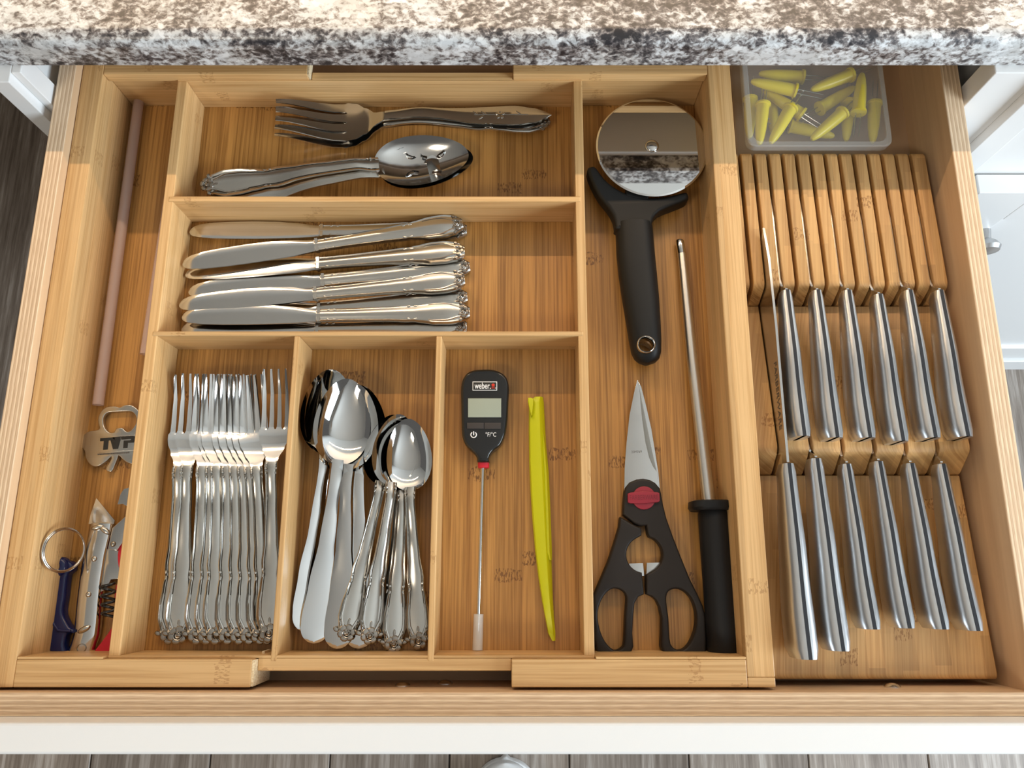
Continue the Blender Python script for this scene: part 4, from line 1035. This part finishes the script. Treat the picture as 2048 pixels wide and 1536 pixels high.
for k in range(97):
    a = 2 * math.pi * 2 * k / 96 - 1.2; q_ = 1 + 0.03 * math.sin(a * 0.5)
    coil.append(rc2 + ru * math.cos(a) * q_ + Vector((0.0010 * (k / 96 - 0.5), 0.0155 * math.sin(a) * q_, 0.0007 * (k / 96 - 0.5))))
o = part('split_ring', tube(coil, 0.00075, 8), M['steel'], nb, True, 60); o['label'] = 'steel split ring'

# waiter's corkscrew, partly under the compartment wall
cs = thing('corkscrew', 'red handled folding corkscrew with steel lever, half hidden by the tray wall', 'corkscrew', W(260, 1150, RF))
plate('lever', [pix([(930, 66), (850, 62), (800, 76), (768, 122), (745, 210), (792, 205), (830, 226), (826, 300), (700, 412), (664, 592), (740, 602), (800, 520), (880, 440), (930, 300)], *CO, 0.006)], 0.0042, 0.0060, M['steel'], cs, 0.0003)
plate('lever', [pix([(662, 588), (742, 598), (900, 560), (900, 800), (752, 842), (690, 850), (655, 930), (610, 952), (640, 700)], *CO, 0.0035)], 0.0018, 0.0036, M['steel'], cs, 0.0003)
c = W(CO[0] + 710 / CO[2], CO[1] + 546 / CO[2], 0.006)
part('rivet', blob(c.x, c.y, c.z, 0.0022, 0.0022, 0.0012, 0, 12, 6), M['patina'], cs, True, 60)
hb = [(800, 495), (760, 560), (742, 640), (750, 740), (775, 840), (730, 900), (716, 1000), (722, 1130), (700, 1250), (600, 1390), (530, 1506), (700, 1520), (840, 1300), (860, 1000), (870, 700), (850, 520)]
o = plate('handle', [pix(hb, *CO, 0.004, 2)], RF + 0.0003, 0.0042, M['red'], cs, 0.0016, 3); o['label'] = 'red plastic handle'
hel = []
for k in range(61):
    t = k / 60; a = t * 2 * math.pi * 4
    c = W(CO[0] + (700 + 10 * t) / CO[2], CO[1] + (880 + 300 * t) / CO[2], 0.0068)
    hel.append(c + Vector((-0.0030 + 0.0050 * math.cos(a), 0, 0.0022 * math.sin(a))))
o = part('worm', tube(hel, 0.0011, 7), M['black_gloss'], cs, True, 60); o['label'] = 'black spiral worm'

# drinking straws
def straw(a, b, z, label):
    s = thing('drinking_straw', label, 'straw', W(*a, RF), 'plastic straws in the left compartment')
    p, q_ = W(*a, z), W(*b, z); d = (q_ - p).normalized(); sd = d.cross(Vector((0, 0, 1))).normalized(); r = 0.0044
    rg = [ellipse_ring(c, sd, Vector((0, 0, 1)), k, k, 20) for c, k in ((p, r * 0.86), (p, r), (q_, r), (q_, r * 0.86))]
    part('tube', loft(rg + [ellipse_ring(p, sd, Vector((0, 0, 1)), r * 0.86, r * 0.86, 20)], False), M['straw'], s, True, 40)
straw((277.5, 203), (196, 810), RF + 0.0046, 'long pinkish translucent plastic straw lying in the open along the left compartment')
straw((339, 395), (291, 709), RF + 0.0046, 'pinkish translucent plastic straw tucked against the compartment wall, mostly hidden')

# ------------------------------------------------------------------ box of corn holders
bxz0, bxz1 = DZ + 0.0002, 0.0300
cb = thing('plastic_box', 'cloudy clear plastic box with a lid, full of yellow corn holders', 'box', (0.249, 0.40, DZ))
def rrect(x0, x1, y0, y1, r, n=5):
    out = []
    for cx, cy, a0 in ((x1 - r, y1 - r, 0), (x0 + r, y1 - r, 90), (x0 + r, y0 + r, 180), (x1 - r, y0 + r, 270)):
        for k in range(n + 1):
            a = R(a0 + 90 * k / n); out.append(Vector((cx + r * math.cos(a), cy + r * math.sin(a))))
    return out
X0, X1, Y0, Y1 = 0.1885, 0.3085, 0.3425, 0.452
def lvl(i, z): return [Vector((p.x, p.y, z)) for p in rrect(X0 + i, X1 - i, Y0 + i, Y1 - i, 0.007)]
part('tub', loft([lvl(0.0045, bxz0 + 0.001), lvl(0.004, bxz0), lvl(0.003, bxz0), lvl(0.0014, bxz1 - 0.004)], True), M['box'], cb, True, 40)
lidv = loft([lvl(0.0002, bxz1 - 0.0075), lvl(0.0, bxz1 - 0.001), lvl(0.0008, bxz1), lvl(0.0042, bxz1), lvl(0.0048, bxz1 - 0.0008)], True)
lidv = (lidv[0], lidv[1][:-2] + [lidv[1][-1]])
part('lid', ([tuple(v) for v in lvl(0.0048, bxz1 - 0.0008)], [tuple(range(24))]), M['box'], cb, True, 0)
part('lid_rim', loft([lvl(0.0002, bxz1 - 0.0075), lvl(0.0, bxz1 - 0.001), lvl(0.0008, bxz1), lvl(0.0042, bxz1), lvl(0.0048, bxz1 - 0.0008)], False), M['box_edge'], cb, True, 40)
KO = (1440, 100, 5.389)
ch0 = thing('corn_holder', 'x', 'corn holder', (0, 0, 0), 'yellow corn holders in the plastic box')
rg = [ellipse_ring(Vector((0, y, 0)), Vector((1, 0, 0)), Vector((0, 0, 1)), r, r, 14) for y, r in ((0, 0.0012), (0.0015, 0.0024), (0.006, 0.0036), (0.015, 0.0047), (0.027, 0.0053), (0.0370, 0.0055), (0.0374, 0.0066), (0.0392, 0.0066), (0.0395, 0.004))]
part('handle', loft(rg), M['corn'], ch0, smooth=35)
for sx in (-1, 1):
    part('prong', tube([(sx * 0.0021, 0.0393, 0), (sx * 0.0021, 0.058, 0), (sx * 0.0021, 0.0625, 0)], [0.0006, 0.0006, 0.0001], 6), M['steel'], ch0, smooth=60)
hold = [((335, 335), (815, 440), 0.0200, 'at the top left, pointing left, on top of the heap'), ((480, 440), (690, 575), 0.0110, 'under the top left one, pointing down and right'),
        ((425, 1020), (462, 610), 0.0185, 'standing upright nearest the front left corner'), ((545, 1005), (725, 690), 0.0200, 'second from the left along the front, slanting with prongs up'),
        ((985, 430), (1390, 275), 0.0170, 'at the back right of the middle, slanting up to the right'), ((1450, 400), (1240, 530), 0.0100, 'below the back right one, its prongs pointing left'),
        ((1530, 250), (1485, 745), 0.0215, 'at the right, pointing to the back, prongs toward the front'), ((1645, 1000), (1665, 585), 0.0080, 'low at the far right, pointing to the front'),
        ((985, 965), (1330, 670), 0.0180, 'at the front middle, slanting up to the right'), ((1230, 930), (800, 830), 0.0030, 'at the bottom of the front middle, beneath the slanting ones'),
        ((318, 950), (326, 590), 0.0030, 'low against the left side wall'), ((420, 255), (800, 285), 0.0060, 'low at the back left, beneath the top left one'),
        ((1360, 980), (1380, 640), 0.0030, 'low behind the right one, beside the prongs'), ((585, 925), (560, 620), 0.0010, 'at the bottom between the two front left ones')]
for n, (a, b_, z, lab) in enumerate(hold):
    hcopy = ch0 if n == 0 else copy_tree(ch0); hcopy['label'] = 'yellow corn holder ' + lab
    lay(hcopy, W(KO[0] + a[0] / KO[2], KO[1] + a[1] / KO[2], z), W(KO[0] + b_[0] / KO[2], KO[1] + b_[1] / KO[2], z), 0)

# ------------------------------------------------------------------ shoe on the floor in front
c = W(1010, 1531, FZ + 0.05)
sn = thing('white_shoe', 'white shoe toe just showing on the floor below the drawer front', 'shoe', (c.x, c.y - 0.13, FZ))
def shoe_ring(s, z, k=1.0):
    y = c.y - 0.26 + 0.262 * s; a = lerp([(0, 0.022), (0.12, 0.032), (0.45, 0.033), (0.72, 0.046), (1, 0.047)], s) * (math.sqrt(max(0.002, 1 - ((s - 0.82) / 0.18) ** 2)) if s > 0.82 else 1) * k
    return a, y
SS = frange(0, 0.82, 12) + [0.87, 0.91, 0.94, 0.965, 0.982, 0.993, 0.998, 1.0]
def shoe(levels, mat_, nm):
    rings = []
    for s in SS:
        a, y = shoe_ring(s, 0); t = lerp(levels, s)
        rings.append(ellipse_ring(Vector((c.x, y, FZ + 0.02 + t / 2)), Vector((1, 0, 0)), Vector((0, 0, 1)), a, t / 2, 16, 2.6))
    part(nm, loft(rings), mat_, sn, True, 50)
shoe([(0, 0.06), (0.15, 0.085), (0.4, 0.075), (0.65, 0.055), (0.9, 0.040), (1, 0.024)], M['rubber'], 'upper')
out = [(c.x + sx * shoe_ring(s, 0)[0] * 1.05, shoe_ring(s, 0)[1] + (0.004 if s == 1 else 0)) for sx, ss_ in ((1, SS), (-1, SS[::-1])) for s in ss_]
plate('sole', [out], FZ + 0.0002, FZ + 0.024, M['rubber'], sn, 0.003)
bpy.context.view_layer.update()
